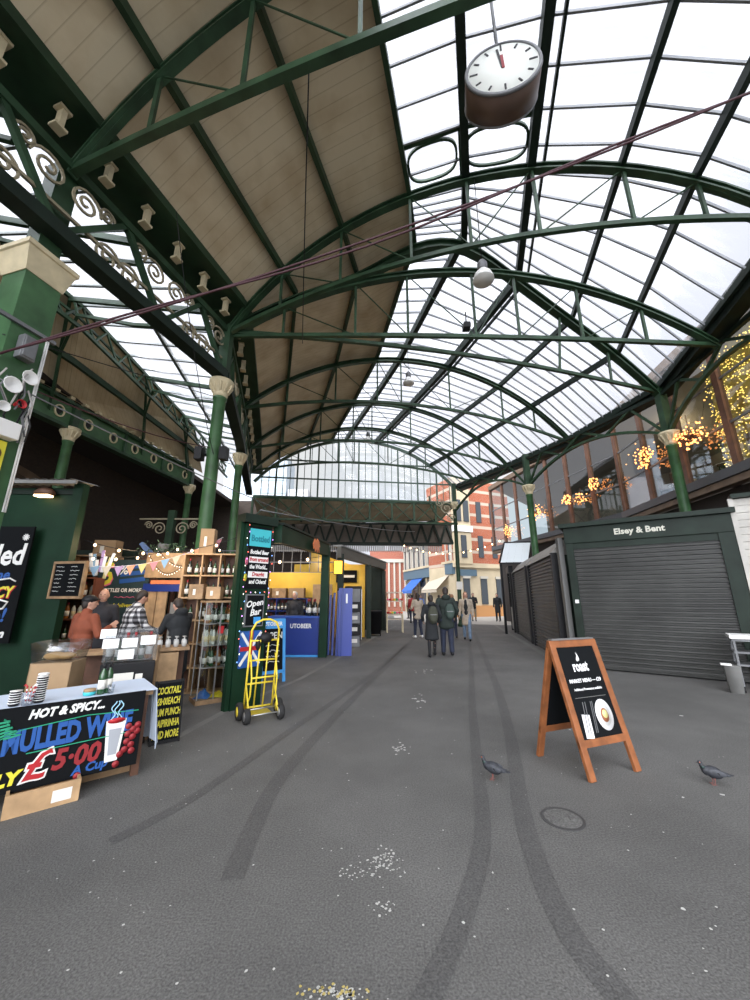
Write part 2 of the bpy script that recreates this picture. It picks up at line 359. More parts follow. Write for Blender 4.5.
# gutters
g = MB(); path = [r[0]+V((-.12, 0, -.1)) for r in rows]
g.sweep([p+V((-.42, 0, .14)) for p in path], 1.06, .24); g.sweep([p+V((.10, 0, .06)) for p in path], .10, .16)
g.sweep([p+V((-.58, 0, -.42)) for p in path], .10, .16)
tag(g.build('roof_gutter', GREEN), 'deep dark green gutter along the left eaves above scrollwork girder', 'gutter')
g = MB(); path = [RM3, RM2, RM1, R0, R1+V((.25, .1, 0)), RD, R2, R3, R4, R5]
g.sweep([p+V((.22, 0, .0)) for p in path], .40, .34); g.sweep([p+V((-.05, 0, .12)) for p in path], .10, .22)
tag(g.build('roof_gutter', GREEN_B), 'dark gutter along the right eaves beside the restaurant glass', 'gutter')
# trusses
def truss(Lp, Rp, label, rise=2.95, low=1.0, fr=None, th=.16, nf=28, mm=None, zb=0, heavy=1.):
    fr = fr or fB; root = thing('roof_truss', label, 'roof truss', Lp, 0, 'arched roof trusses'); O = Lp
    up = lambda f: arch(Lp, Rp, f, rise)-O-V((0, 0, .16)); dn = lambda f: arch(Lp, Rp, f, low)-O-V((0, 0, .16))
    mm = mm or GREEN_M
    m = MB(); pts = [up(k/nf) for k in range(nf+1)]
    m.sweep([p+V((0, 0, .07)) for p in pts], th, .035); m.sweep([p-V((0, 0, .07)) for p in pts], th, .035); m.sweep(pts, .03, .15); m.build('top_chord', mm, root)
    m = MB(); m.sweep([dn(k/nf) for k in range(nf+1)], .09*heavy, .10*heavy); m.build('bottom_chord', mm, root)
    fs = [f for f in fr[1:-1]]
    for f in fs: MB().beam(up(f), dn(f), .06, .06, (0, 1, 0)).build('strut', mm, root)
    for j, (f, f2) in enumerate(zip(fs[:-1], fs[1:])):
        p, q = (up(f), dn(f2)) if f < .45 else (dn(f), up(f2))
        MB().tube([p, q], .016, 5).build('tie_rod', mm, root)
    return root
truss(LM2, RM2, 'arched iron truss behind the viewer', fr=fA, low=.5)
truss(LM1, RM1, 'arched iron truss directly overhead', fr=fA, low=.5)
truss(L0, R0, 'nearest arched truss, crossing the cream ceiling at top left', fr=fA, low=.42, heavy=1.3)
truss(L1, R1, 'second arched truss, crossing just beyond the hanging clock', fr=fA)
truss(L1+V((.02, .1, 0)), V((8.68, 8.13, 7.9)), 'flatter arched truss fanning right from the scrollwork corner column', rise=2.15, low=.12, fr=[0, .11, .26, .37, .51, .60, .73, .86, 1])
truss(L2, R2, 'arched truss next beyond the roof bend', low=.95)
truss(L3, R3, 'arched truss, second beyond the roof bend', low=.9)
truss(L4, R4, 'farthest free arched truss, just before the gable glazing', low=.85)
m = MB(); pts = [L1+V((0, 0, 0))]+[k-V((0, 0, .12)) for k in K[1:]]
den = []
for a, b in zip(pts[:-1], pts[1:]): den += [a.lerp(b, t/4) for t in range(4)]
den.append(pts[-1])
for _ in range(4): den = [den[0]]+[(den[i-1]+den[i]*2+den[i+1])/4 for i in range(1, len(den)-1)]+[den[-1]]
o = thing('valley_rib', 'heavy dark green rib where the two roof lengths meet at an angle', 'roof rib', L1)
m.sweep([p-L1 for p in den], .22, .05); m.sweep([p-L1-V((0, 0, .22)) for p in den], .22, .05); m.sweep([p-L1-V((0, 0, .11)) for p in den], .06, .2); m.build('rib', GREEN, o)
low = [L1.lerp(RD, f)-L1+V((0, 0, .35*math.sin(PI*f)-.1)) for f in [k/12 for k in range(13)]]
MB().sweep(low, .09, .1).build('bottom_chord', GREEN_M, o)
for f in (.72, .86): 
    b = L1.lerp(RD, f)-L1+V((0, 0, .35*math.sin(PI*f)-.1)); t = min(den, key=lambda p: (p.xy-(b+L1).xy).length)-L1
    MB().beam(b, t, .06, .06, (0, 1, 0)).build('strut', GREEN_M, o)
# oval openwork spandrel between trusses by the clock
def oval(c, rx, rz_, M, n=20): return [c+M @ V((rx*math.cos(2*PI*k/n)*abs(math.cos(2*PI*k/n))**-.3 if abs(math.cos(2*PI*k/n)) > .01 else 0, 0, rz_*math.sin(2*PI*k/n))) for k in range(n)]
op = thing('openwork_bracket', 'green ironwork with two oval openings above truss by the clock', 'bracket', arch(L1, R1, .41))
m = MB(); a = arch(L1, R1, .41)-op.location; b = arch(L1, R1, .52)-op.location; c_ = arch(L1, R1, .65)-op.location; U = V((0, 0, .62)); back = -dA*.9
m.sweep([a+back+V((0, 0, .08)), b+back+V((0, 0, .12)), c_+back+V((0, 0, .08))], .09, .07)
for p, q in ((a, b), (b, c_)):
    mid = (p+q)/2+back*.5+V((0, 0, .08)); ex = (q-p)*.43; ey = back*.42
    m.sweep([mid+ex*math.copysign(abs(math.cos(t))**.7, math.cos(t))+ey*math.copysign(abs(math.sin(t))**.7, math.sin(t)) for t in [2*PI*k/28 for k in range(28)]], .05, .06, closed=True)
for p in (a, b, c_): m.sweep([p, p+back+V((0, 0, .08))], .08, .08)
m.build('ironwork', GREEN_M, op)
# ---- columns
def column(loc, zc, label, r=.155, m=None, ztop=ZS, zfoot=0):
    root = thing('iron_column', label, 'column', (loc[0], loc[1], zfoot), 0, 'cast iron columns'); zc -= zfoot; ztop -= zfoot
    MB().lathe([(r*1.5, 0), (r*1.5, .12), (r*1.15, .2), (r, .3), (r, 1.2), (r*1.08, 1.22), (r*1.08, 1.28), (r*.97, 1.3), (r*.9, zc-.35), (r*1.05, zc-.33), (r*1.05, zc-.28), (r*.9, zc-.26), (r*.9, zc-.1)], n=20).build('shaft', m or GREEN_L, root)
    cp = MB().lathe([(r*.95, zc-.28), (r*1.1, zc-.22), (r*1.1, zc-.15), (r*1.35, zc-.02), (r*1.75, zc+.06), (r*1.85, zc+.1), (r*1.85, zc+.16), (r*1.3, zc+.17)], n=20)
    for k in range(10):
        a = 2*PI*k/10; cp.capsule((r*1.15*math.cos(a), r*1.15*math.sin(a), zc-.13), (r*1.6*math.cos(a), r*1.6*math.sin(a), zc+.04), .025, .045, 6)
    cp.build('capital', CREAM, root)
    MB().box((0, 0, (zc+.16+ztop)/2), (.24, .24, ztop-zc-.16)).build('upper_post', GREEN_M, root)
    return root
ZC = 6.5
cl = column((L1.x, L1.y), ZC, 'green iron column with cream capital rising behind the wine shelves')
for s in (-1, 1): MB().box((s*.28, -.08, 4.75), (.16, .2, .3)).build('floodlight', BLACK, cl, label='small black floodlight')
MB().box((0, 0, 4.75), (.6, .05, .05)).build('lamp_bar', BLACK, cl)
column((-5.0, 12.9), ZC, 'slimmer green column with cream capital behind the sign post', r=.14)
column((9.42, 11.0), ZC, 'green column with cream capital before the restaurant glass, nearest on right')
column((7.25, 16.85), ZC, 'far green column with cream capital before the restaurant glass')
column((8.6, 5.6), ZC, 'green column beyond the right edge of view')
c3 = column((4.75, 21.6), 6.9, 'slender dark green column standing in the street mouth before brick building', r=.12, m=GREEN)
MB().box((0, -.16, 2.2), (.34, .02, .42)).build('notice', LABELM, c3)
column((-9.75, 10.96), 6.62, 'green column carrying the quatrefoil girder, nearest, behind green kiosk', r=.15, ztop=7.5)
column((-8.95, 17.2), 6.62, 'farther green column carrying the quatrefoil girder', r=.15, ztop=7.5)
# ---- scroll girder on the left
def spiral(c, r, turns, M, sgn=1, n=26):
    return [c+M @ V((sgn*r*(1-k/n*.86)*math.cos(turns*2*PI*k/n), 0, r*(1-k/n*.86)*math.sin(turns*2*PI*k/n))) for k in range(n+1)]
def frame_of(p, q):
    x = (q-p); x.z = 0; x.normalize(); y = V((0, 0, 1)).cross(x); return Matrix((x, y, V((0, 0, 1)))).transposed(), (q-p).length
SCR = mat('faded cream ironwork', (.30, .26, .17), .6, var=.2)
def scroll_girder(p, q, zlo, label, brackets=True, M_=GREEN_M):
    Mx, Ln = frame_of(p, q); root = thing('lattice_girder', label, 'girder', p)
    zt = -.12; zb = zlo-ZS; P = lambda x, z: Mx @ V((x, 0, z))
    MB().beam(P(0, zt), P(Ln, zt), .16, .14).build('top_chord', M_, root)
    MB().beam(P(0, zb), P(Ln, zb), .30, .22).build('bottom_chord', GREEN_B, root)
    zm = (zt+zb)/2
    mid = MB().beam(P(0, zb+.42), P(Ln, zb+.42), .05, .05); mid.build('rail', SCR, root)
    n = max(2, round(Ln/1.95))
    for k in range(n):
        x0, x1 = Ln*k/n, Ln*(k+1)/n
        MB().beam(P(x0, zb), P((x0+x1)/2, zt), .10, .09).build('brace', M_, root); MB().beam(P((x0+x1)/2, zt), P(x1, zb), .10, .09).build('brace', M_, root)
        for cx, cz, r in ((x0+.28, zm+.28, .26), (x1-.28, zm+.28, .26), ((x0+x1)/2-.22, zm-.30, .24), ((x0+x1)/2+.22, zm-.30, .24), (x0+.62, zm+.42, .14), (x1-.62, zm+.42, .14)):
            s_ = MB(); s_.sweep(spiral(P(cx, cz), r, 1.9, Mx, 1 if cx < (x0+x1)/2 else -1), .035, .035, Mx @ V((0, 1, 0))); s_.build('scroll', SCR, root)
    if brackets:
        n = round(Ln/.78)
        for k in range(n):
            x = Ln*(k+.5)/n; b = MB(); b.box(P(x, .28)-Mx @ V((0, .17, 0)), (.07, .12, .40), M=Mx); b.box(P(x, .10)-Mx @ V((0, .17, 0)), (.17, .16, .045), M=Mx); b.box(P(x, .46)-Mx @ V((0, .17, 0)), (.17, .16, .045), M=Mx)
            b.build('bracket', CREAM, root, label='cream painted bracket')
    return root
scroll_girder(L0, L1, 6.85, 'scrollwork girder with cream brackets between square pillar and column')
scroll_girder(LM1, L0, 6.85, 'scrollwork girder nearest the viewer, running out of view at upper left')
scroll_girder(L1, L2, 6.85, 'scrollwork girder beyond the corner column, seen nearly end on')
scroll_girder(L2, L4, 6.85, 'farthest left scrollwork girder leading to the gable')
# ---- right girders with arched lower chord
def arch_girder(p, q, label, n=6, zl=1.62):
    Mx, Ln = frame_of(p, q); root = thing('lattice_girder', label, 'girder', p); P = lambda x, z: Mx @ V((x, 0, z))
    lo = lambda x: -zl+.95*(1-((x/Ln-.5)*2)**2) ; zt = -.22
    MB().beam(P(0, zt), P(Ln, zt), .12, .12).build('top_chord', GREEN_B, root)
    MB().sweep([P(Ln*k/16, lo(Ln*k/16)) for k in range(17)], .12, .09).build('bottom_chord', GREEN_M, root)
    for k in range(n):
        x0, x1 = Ln*k/n, Ln*(k+1)/n
        a, b = (lo(x0), zt) if k % 2 == 0 else (zt, lo(x1))
        MB().beam(P(x0, a), P(x1, b), .08, .08).build('brace', GREEN, root)
    return root
Ra = V((9.42, 11.0, ZS)); Rb = V((7.25, 16.85, ZS)); Rc = V((4.85, 21.6, ZS)); Rz = V((8.6, 5.6, ZS))
arch_girder(Rz, Ra, 'lattice girder on the right between near column and frame edge')
arch_girder(Ra, Rb, 'lattice girder between the two right hand columns before glass')
arch_girder(Rb, Rc, 'lattice girder from far right column to slender street column', n=5)
# ---- left aisle roof: cream slope and glazed strip, quatrefoil girder
def quadobj(name, pts, m, uvs=None, thick=.03, kind='structure'):
    me = bpy.data.meshes.new(name); me.from_pydata([tuple(p) for p in pts], [], [tuple(range(len(pts)))])
    uv = me.uv_layers.new(name='UVMap')
    for i, q in enumerate(uvs or [(0, 0), (1, 0), (1, 1), (0, 1)]): uv.data[i].uv = q
    me.materials.append(m); o = bpy.data.objects.new(name, me); COL.objects.link(o); o['kind'] = kind
    if thick: s_ = o.modifiers.new('s', 'SOLIDIFY'); s_.thickness = thick; s_.offset = 0
    return o
aB = math.radians(-8)
gi0 = V((-11.2, 2.5, 7.75)); gi1 = V((-9.8, 10.6, 7.75)); gi2 = V((-8.9, 18.2, 7.75))   # foot of the cream slope
ri0 = V((-9.0, 1.6, 9.2)); ri1 = V((-7.9, 8.4, 9.2)); ri2 = V((-9.0, 14.6, 9.2)); ri3 = V((-9.9, 20, 9.2))
quadobj('ceiling', [gi0+V((-1, -4, 0)), ri0+V((-.6, -4, 0)), ri1, gi1], BOARDS, [(0, 0), (0, 3), (11, 3), (11, 0)])
quadobj('ceiling', [gi1, ri1, V((-8.3, 15.6, 9.2)), gi2], BOARDS, [(0, 0), (0, 3), (8, 3), (8, 0)])
# glass strip from slope top across to the eaves girder
sg = [(ri0+V((-.6, -4, 0)), LM1+V((-.6, -4, .5))), (ri0, LM1+V((-.6, 0, .5))), (ri1, L1+V((-.6, 0, .5))), (V((-8.3, 15.6, 9.2)), L3+V((-.6, 0, .5))), (V((-8.9, 21, 9.2)), L5+V((-.6, 0, .5)))]
vsx, fsx, uvx = [], [], []
for k, (a, b) in enumerate(sg): vsx += [a, b]
me = bpy.data.meshes.new('window_2'); me.from_pydata([tuple(v) for v in vsx], [], [(2*k, 2*k+1, 2*k+3, 2*k+2) for k in range(len(sg)-1)])
uv = me.uv_layers.new(name='UVMap')
for k in range(len(sg)-1):
    for j, q in enumerate([(0, 0), (0, 1), (1, 1), (1, 0)]): uv.data[k*4+j].uv = ((k+q[0])*5, q[1]*4)
me.materials.append(RGLASS); ag = bpy.data.objects.new('window_2', me); COL.objects.link(ag); ag['kind'] = 'structure'
b = MB()
for (a0, b0), (a1, b1) in zip(sg[:-1], sg[1:]):
    n = max(3, round((a1-a0).length/.7))
    for k in range(n): b.beam(a0.lerp(a1, k/n), b0.lerp(b1, k/n), .05, .07)
b.sweep([a.lerp(c, .5) for a, c in sg], .09, .12)
b.build('window_frame', mat('aisle glazing bars', (.10, .12, .11), .5), ag)
ed = [a for a, _ in sg]
al = thing('lattice_girder', 'long light green lattice girder edging the cream aisle slope at left', 'girder', ed[1])
for dz, dx in ((-.05, .0), (-.75, .12)): MB().sweep([p-ed[1]+V((dx, 0, dz)) for p in ed], .08, .10).build('chord', GREEN_M, al)
MB().sweep([p-ed[1]+V((-.02, 0, -.4)) for p in ed], .05, .06).build('chord', GREEN_M, al)
for p, q in zip(ed[:-1], ed[1:]):
    n = max(2, round((q-p).length/1.0))
    for k in range(n):
        a = p.lerp(q, k/n)-ed[1]; c = p.lerp(q, (k+1)/n)-ed[1]
        MB().beam(a+V((0, 0, -.05)), a.lerp(c, .5)+V((.1, 0, -.75)), .05, .05).build('brace', GREEN_M, al); MB().beam(a.lerp(c, .5)+V((.1, 0, -.75)), c+V((0, 0, -.05)), .05, .05).build('brace', GREEN_M, al)
# aisle rafters and small trusses
for k, (t, lb) in enumerate([(.25, 'aisle truss nearest, crossing the cream slope beside the square pillar'), (.62, 'aisle truss above the quatrefoil girder column'), (.95, 'aisle truss over the wine stall'), (1.45, 'aisle truss beyond the corner column'), (1.85, 'farthest aisle truss near the small gable')]):
    def on(P0, P1, P2, t): return P0.lerp(P1, t) if t <= 1 else P1.lerp(P2, t-1)
    g0 = on(gi0, gi1, gi2, t); r0 = on(ri0, ri1, V((-8.3, 15.6, 9.2)), t); e0 = on(LM1.lerp(L0, .5), L1, L3, t)+V((-.35, 0, .05))
    tr = thing('aisle_truss', lb, 'roof truss', g0)
    MB().sweep([V((0, 0, -.1)), r0-g0+V((0, 0, -.12)), e0-g0+V((0, 0, .2))], .09, .14).build('rafter', GREEN_M, tr)
    MB().sweep([V((0, 0, -.35)), (r0-g0)*.5+V((0, 0, -.25)), r0-g0+V((.3, 0, -.62)), (r0-g0).lerp(e0-g0, .5)+V((0, 0, -.55)), e0-g0+V((0, 0, -.3))], .07, .08).build('bottom_chord', GREEN_M, tr)
    MB().beam(V((0, 0, -.7)), (r0-g0)*.55+V((0, 0, -.2)), .07, .07).build('brace', GREEN_M, tr)
    MB().beam(r0-g0+V((.3, 0, -.62)), r0-g0+V((.1, 0, -.1)), .05, .05).build('strut', GREEN_M, tr)
p_ = MB().sweep([gi0.lerp(ri0, .45)+V((0, 0, -.08)), gi1.lerp(ri1, .45)+V((0, 0, -.08)), gi2.lerp(V((-8.3, 15.6, 9.2)), .45)+V((0, 0, -.08))], .12, .18)
tag(p_.build('purlin', GREEN), 'green purlin running under the cream aisle slope at left', 'beam')
# quatrefoil girder
def quatrefoil_girder(p, q, label, nh):
    Mx, Ln = frame_of(p, q); root = thing('quatrefoil_girder', label, 'girder', p); P = lambda x, z: Mx @ V((x, 0, z))
    MB().box(P(Ln/2, .45), (Ln, .04, .75), M=Mx).build('web', GREEN_L, root)
    MB().box(P(Ln/2, .88), (Ln, .26, .1), M=Mx).build('top_flange', GREEN_M, root); MB().box(P(Ln/2, .04), (Ln, .3, .1), M=Mx).build('bottom_flange', GREEN_M, root)
    for k in range(nh):
        x = Ln*(k+.5)/nh; rg_ = MB(); rg_.sweep([P(x+.15*math.cos(2*PI*j/20), .46+.18*math.sin(2*PI*j/20))-Mx @ V((0, .04, 0)) for j in range(20)], .035, .05, Mx @ V((0, 1, 0)), closed=True); rg_.build('ring', CREAM, root)
        hq = MB()
        for dx, dz in ((.05, 0), (-.05, 0), (0, .065), (0, -.065)): hq.box(P(x+dx, .46+dz)-Mx @ V((0, .025, 0)), (.085, .01, .085), M=Mx @ Matrix.Rotation(PI/4, 3, 'Y'))
        hq.build('opening', BLACK, root)
    for k in range(nh//2+1): MB().box(P(Ln*k/(nh//2), .45)-Mx @ V((0, .06, 0)), (.08, .08, .78), M=Mx).build('stiffener', GREEN_M, root)
    for k in range(nh*2): MB().box(P(Ln*(k+.5)/nh/2, 1.02)-Mx @ V((0, .05, 0)), (.14, .18, .1), M=Mx).build('bracket', CREAM, root)
quatrefoil_girder(V((-10.6, 5.0, 6.7)), V((-9.75, 10.96, 6.7)), 'green girder pierced by cream ringed quatrefoils, nearest length beside pillar', 6)
quatrefoil_girder(V((-9.75, 10.96, 6.7)), V((-8.95, 17.2, 6.7)), 'green girder pierced by cream ringed quatrefoils, beyond its first column', 6)
# ---- square pillar
pr = math.radians(-15)
sp = thing('square_pillar', 'big square green pillar with flared cream capital at left edge', 'pillar', (-5.02, 4.48, 0), pr)
MB().box((0, 0, 3.0), (.46, .46, 6.0)).build('shaft', GREEN_L, sp)
m = MB(); m.lathe([(.23*1.414, 5.98), (.245*1.414, 5.98), (.32*1.414, 6.32), (.345*1.414, 6.33), (.345*1.414, 6.40), (.3, 6.41)], n=4, M=Matrix.Rotation(PI/4, 3, 'Z')); o = m.build('capital', CREAM, sp)
for p in o.data.polygons: p.use_smooth = False
MB().box((0, 0, 7.3), (.3, .3, 1.8)).build('upper_post', GREEN_M, sp)
MB().box((.25, -.1, 5.15), (.05, .8, .05)).build('cable_rail', GREYM, sp)
m = MB(); m.box((.30, -.03, 4.82), (.13, .18, .34)); m.box((.37, -.03, 4.82), (.02, .15, .30)); m.build('loudspeaker', GREYM, sp, bevel=.01)
for y in (.20, .225): MB().tube([(.245, y, 5.15), (.245, y, 2.6)], .012, 6).build('conduit', WHITE, sp)
RX = Matrix.Rotation(PI/2, 3, 'Y')
for k, (y, z, r, mm) in enumerate([(.06, 4.42, .10, WHITE), (-.10, 4.22, .11, WHITE), (.04, 4.02, .06, RED), (-.13, 3.90, .07, WHITE)]):
    MB().lathe([(.02, -.14), (.04, -.08), (r*.6, -.04), (r, 0), (r*.9, 0), (.03, -.06)], (.37, y, z), 14, RX @ Matrix.Scale(1, 3, (0, 0, 1))).build('horn_lamp', mm, sp)
MB().b2((.22, -.32, 3.52), (.38, .10, 3.74)).build('junction_box', WHITE, sp, bevel=.01)
rr = random.Random(41)
for k in range(12):
    a = V((.30, rr.uniform(-.2, .22), rr.uniform(3.8, 4.6))); MB().tube([a, a+V((.05, rr.uniform(-.1, .1), -.2)), a+V((.0, rr.uniform(-.12, .12), -.42))], .011, 5).build('loose_cable', (BLACK, GREYM, CABW)[k % 3], sp)
MB().b2((.24, -.36, 2.75), (.29, .04, 3.48)).build('banner', PYEL, sp)
MB().lathe([(.10, -.01), (.10, .01)], (.30, -.10, 3.30), 18, RX).build('banner_disc', DARKWOOD, sp)
MB().b2((.285, -.36, 2.75), (.295, .042, 2.98)).build('banner_foot', PGREEN, sp)
# ---- gable
m = MB(); Mx, Ln = frame_of(L5, R5)
n = 24; top = [arch(L5, R5, k/n) for k in range(n+1)]; zb = 7.25
me = bpy.data.meshes.new('window_3'); vv = [tuple(p) for p in top]+[(p.x, p.y, zb) for p in top]
me.from_pydata(vv, [], [(k, k+1, n+2+k, n+1+k) for k in range(n)]); uv = me.uv_layers.new(name='UVMap')
for l in me.loops: c = me.vertices[l.vertex_index].co; uv.data[l.index].uv = (c.x, c.z)
me.materials.append(CLEAR); gw = bpy.data.objects.new('window_3', me); COL.objects.link(gw); gw['kind'] = 'structure'
m = MB()
m.sweep([p-V((0, 0, .08)) for p in top], .14, .16)
for k in range(1, 30):
    f = k/30; p = arch(L5, R5, f); big = k % 3 == 0
    m.beam((p.x, p.y, zb), p, .09 if big else .035, .09 if big else .035, (0, 1, 0))
for z in (zb+.05, 8.45, 9.6):
    fs = [f/100 for f in range(101) if arch(L5, R5, f/100).z > z]
    if fs: a, b = L5.lerp(R5, fs[0]), L5.lerp(R5, fs[-1]); m.beam((a.x, a.y, z), (b.x, b.y, z), .07, .08)
m.build('window_frame', mat('gable bar paint', (.07, .12, .09), .5), gw)
def xgirder(p, q, z0, z1, n, label, m1, zig=False):
    Mx, Ln = frame_of(p, q); root = thing('lattice_girder', label, 'girder', (p.x, p.y, z0)); P = lambda x, z: Mx @ V((x, 0, z)); h = z1-z0
    for z in (0, h): MB().beam(P(0, z), P(Ln, z), .12, .12).build('chord', m1, root)
    for k in range(n):
        x0, x1 = Ln*k/n, Ln*(k+1)/n
        if zig:
            MB().beam(P(x0, 0), P((x0+x1)/2, h), .14, .12).build('brace', m1, root); MB().beam(P((x0+x1)/2, h), P(x1, 0), .14, .12).build('brace', m1, root)
        else:
            MB().beam(P(x0, 0), P(x1, h), .06, .06).build('brace', m1, root); MB().beam(P(x0, h), P(x1, 0), .06, .06).build('brace', m1, root); MB().beam(P(x0, 0), P(x0, h), .12, .1, (0, 1, 0)).build('post', m1, root)
    return root
G0 = V((L5.x, L5.y, 0)); G1 = V((R5.x, R5.y, 0))
gp = V((-.165, .986, 0))
xgirder(G0, G1, 5.95, 7.2, 9, 'green cross-braced girder under the gable glazing', GREEN_M)
zg = xgirder(G0+gp*4.2, G1+gp*3.0+V((.8, .14, 0)), 5.15, 6.5, 15, 'dark zigzag girder behind the cross-braced one, over the street', GREEN_B, True)
Mx, Ln = frame_of(G0+gp*4.2, G1+gp*3.0+V((.8, .14, 0))); MB().box(Mx @ V((Ln/2, .16, .68)), (Ln, .05, 1.36), M=Mx).build('backing_boards', mat('dull brown boards', (.12, .10, .08), .8, var=.2), zg)
quadobj('ceiling', [(G0.x, G0.y, 7.15), (G1.x, G1.y, 7.3), (G1.x+gp.x*3, G1.y+gp.y*3, 6.75), (G0.x+gp.x*4.2, G0.y+gp.y*4.2, 6.4)], BOARDS, [(0, 0), (12, 0), (12, 5), (0, 5)], .06)
jo = thing('soffit_braces', 'row of dark braces under the sloping soffit beyond the gable', 'braces', (G0.x, G0.y, 7.05))
for k in range(1, 9):
    a = G0.lerp(G1, k/9)-G0; MB().beam(a+V((0, 0, -.9)), a+gp*2.9+V((0, 0, -.62)), .12, .14).build('brace', GREEN_B, jo)
va = thing('valance', 'striped white scalloped valance hanging under the zigzag girder', 'valance', G0+gp*4.2+V((0, 0, 4.50)))
VAL = mat('valance white', (.42, .40, .38), .6); Mx, Ln = frame_of(G0+gp*4.2, G1+gp*3.0)
MB().box(Mx @ V((Ln/2, 0, .52)), (Ln, .08, .1), M=Mx).build('rail', GREEN_B, va)
m = MB(); nn = 96
for k in range(nn):
    x = Ln*(k+.5)/nn; m.prism([(x-.045, .5), (x-.045, .12), (x, .0), (x+.045, .12), (x+.045, .5)], .02, Mx)
m.build('slats', VAL, va)
# scroll bracket near street column
sb = thing('scroll_bracket', 'pale scrollwork bracket in the corner above the street column', 'bracket', (4.6, 20.9, 5.6)); Mx, _ = frame_of(G0, G1)
for cx, cz, r in ((-.5, .9, .4), (-.9, 1.2, .25), (-.25, .35, .25)): MB().sweep(spiral(Mx @ V((cx, 0, cz)), r, 1.8, Mx), .05, .05, (0, 1, 0)).build('scroll', SCR, sb)
MB().sweep([Mx @ V((-1.5*math.sin(t), 0, 1.6-1.6*math.cos(t))) for t in [PI/2*k/8 for k in range(9)]], .08, .08).build('bow', GREEN_M, sb)
# left far scroll brackets behind stall
sb = thing('scroll_bracket', 'pair of pale scrolls on far green post above the wine stall', 'bracket', (-8.3, 14.9, 3.3))
MB().box((0, 0, .2), (.26, .2, 3.0)).build('post', GREEN, sb)
for s in (-1, 1):
    for cx, cz, r in ((.45, .95, .28), (.9, 1.1, .16)): MB().sweep(spiral(V((s*cx, 0, cz)), r, 1.8, Matrix.Identity(3), s), .04, .04, (0, 1, 0)).build('scroll', SCR, sb)
    MB().beam((0, 0, 1.35), (s*1.3, 0, 1.35), .06, .06).build('rail', SCR, sb)
# ------------------------------------------------------------------ floor
fw = V((0, math.cos(TH), math.sin(TH))); fu = V((0, -math.sin(TH), math.cos(TH)))
def gp_(u, v, z=0.):
    d = V((u-375, 0, 0))+fw*F+fu*(500-v); t = (z-H)/d.z; return V((0, 0, H))+d*t
m = MB(); m.b2((-70, -30, -.1), (70, 100, 0))
m.cur = 1
def strip(pts, w, z=.0025):
    n = len(pts); vs = []
    for i, p in enumerate(pts):
        t = (V(pts[min(i+1, n-1)])-V(pts[max(i-1, 0)])); t.z = 0; t.normalize(); a = V((-t.y, t.x, 0)); ww = w[i] if isinstance(w, list) else w
        vs += [V((pts[i][0], pts[i][1], z))+a*ww/2, V((pts[i][0], pts[i][1], z))-a*ww/2]
    m.add(vs, [(2*i, 2*i+1, 2*i+3, 2*i+2) for i in range(n-1)])
def smoothpath(ps, k=5):
    out = []
    for i in range(len(ps)-1):
        p0, p1, p2, p3 = ps[max(i-1, 0)], ps[i], ps[i+1], ps[min(i+2, len(ps)-1)]
        for j in range(k):
            t = j/k; out.append(.5*((2*p1)+(p2-p0)*t+(2*p0-5*p1+4*p2-p3)*t*t+(3*p1-p0-3*p2+p3)*t**3))
    return out+[ps[-1]]
T1 = [(416, 636), (395, 658), (372, 680), (330, 722), (282, 775), (252, 830), (232, 880)]
T2 = [(404, 646), (380, 668), (345, 694), (300, 724), (240, 766), (180, 806), (110, 842)]
T3 = [(468, 634), (471, 660), (472, 700), (477, 760), (483, 830), (468, 900), (440, 970), (405, 1040)]
T4 = [(474, 632), (486, 660), (498, 690), (511, 740), (520, 800), (536, 860), (568, 930), (610, 985), (660, 1040)]
for T, w_ in ((T1, .13), (T2, .10), (T3, .11), (T4, .13)): strip(smoothpath([gp_(*q) for q in T]), w_)
m.cur = 2
strip([gp_(168, 742), gp_(235, 706), gp_(300, 679), gp_(340, 657), gp_(380, 634), gp_(396, 626)], .10, .003)
strip([gp_(575, 676), gp_(548, 657), gp_(515, 637), gp_(486, 620)], .16, .003)
m.cur = 3
# pale pavement of the side street behind the stalls and in front of the brick building
m.add([V(p) for p in ((3.2, 24.5, .004), (14, 20, .004), (30, 45, .004), (2, 45, .004), (1.5, 30, .004))], [(0, 1, 2, 3, 4)])
m.cur = 4
rnd = random.Random(3)
def splat(x, y, r, k, z=.004):
    vs = [V((x+r*rnd.uniform(.5, 1.15)*math.cos(2*PI*j/k), y+r*rnd.uniform(.5, 1.15)*math.sin(2*PI*j/k), z)) for j in range(k)]; m.add(vs, [tuple(range(k))])
for (u, v, n, sx, sy, r) in ((385, 862, 70, .11, .10, .009), (357, 875, 26, .10, .06, .008), (418, 700, 14, .16, .28, .028), (401, 749, 22, .10, .14, .014), (382, 910, 14, .05, .05, .008), (335, 994, 60, .10, .025, .008), (425, 672, 10, .2, .3, .03)):
    c = gp_(u, v)
    for _ in range(n): splat(c.x+rnd.gauss(0, sx*.6), c.y+rnd.gauss(0, sy*.6), r*rnd.uniform(.4, 1.3), 6)
for _ in range(260):
    y = 1.2+rnd.random()**1.6*9; x = rnd.uniform(-.9, 1.1)*y*.8; splat(x, y, rnd.uniform(.003, .010), 5)
for (u, v, r) in ((684, 910, .014), (722, 795, .02), (681, 716, .03), (246, 972, .01), (570, 730, .015), (683, 798, .015)): c = gp_(u, v); splat(c.x, c.y, r, 6)
m.cur = 5
for _ in range(26): c = gp_(335, 994); splat(c.x+rnd.gauss(0, .07), c.y+rnd.gauss(0, .012), .008, 6, .005)
flo = struct('floor', m, [TARMAC, TRACK, mat('kerb concrete', (.15, .15, .14), .85, var=.15), mat('pale paving', (.34, .32, .29), .8, var=.12, vscale=2), mat('bird droppings', (.5, .5, .47), .8), mat('faded yellow paint', (.45, .36, .12), .8)])
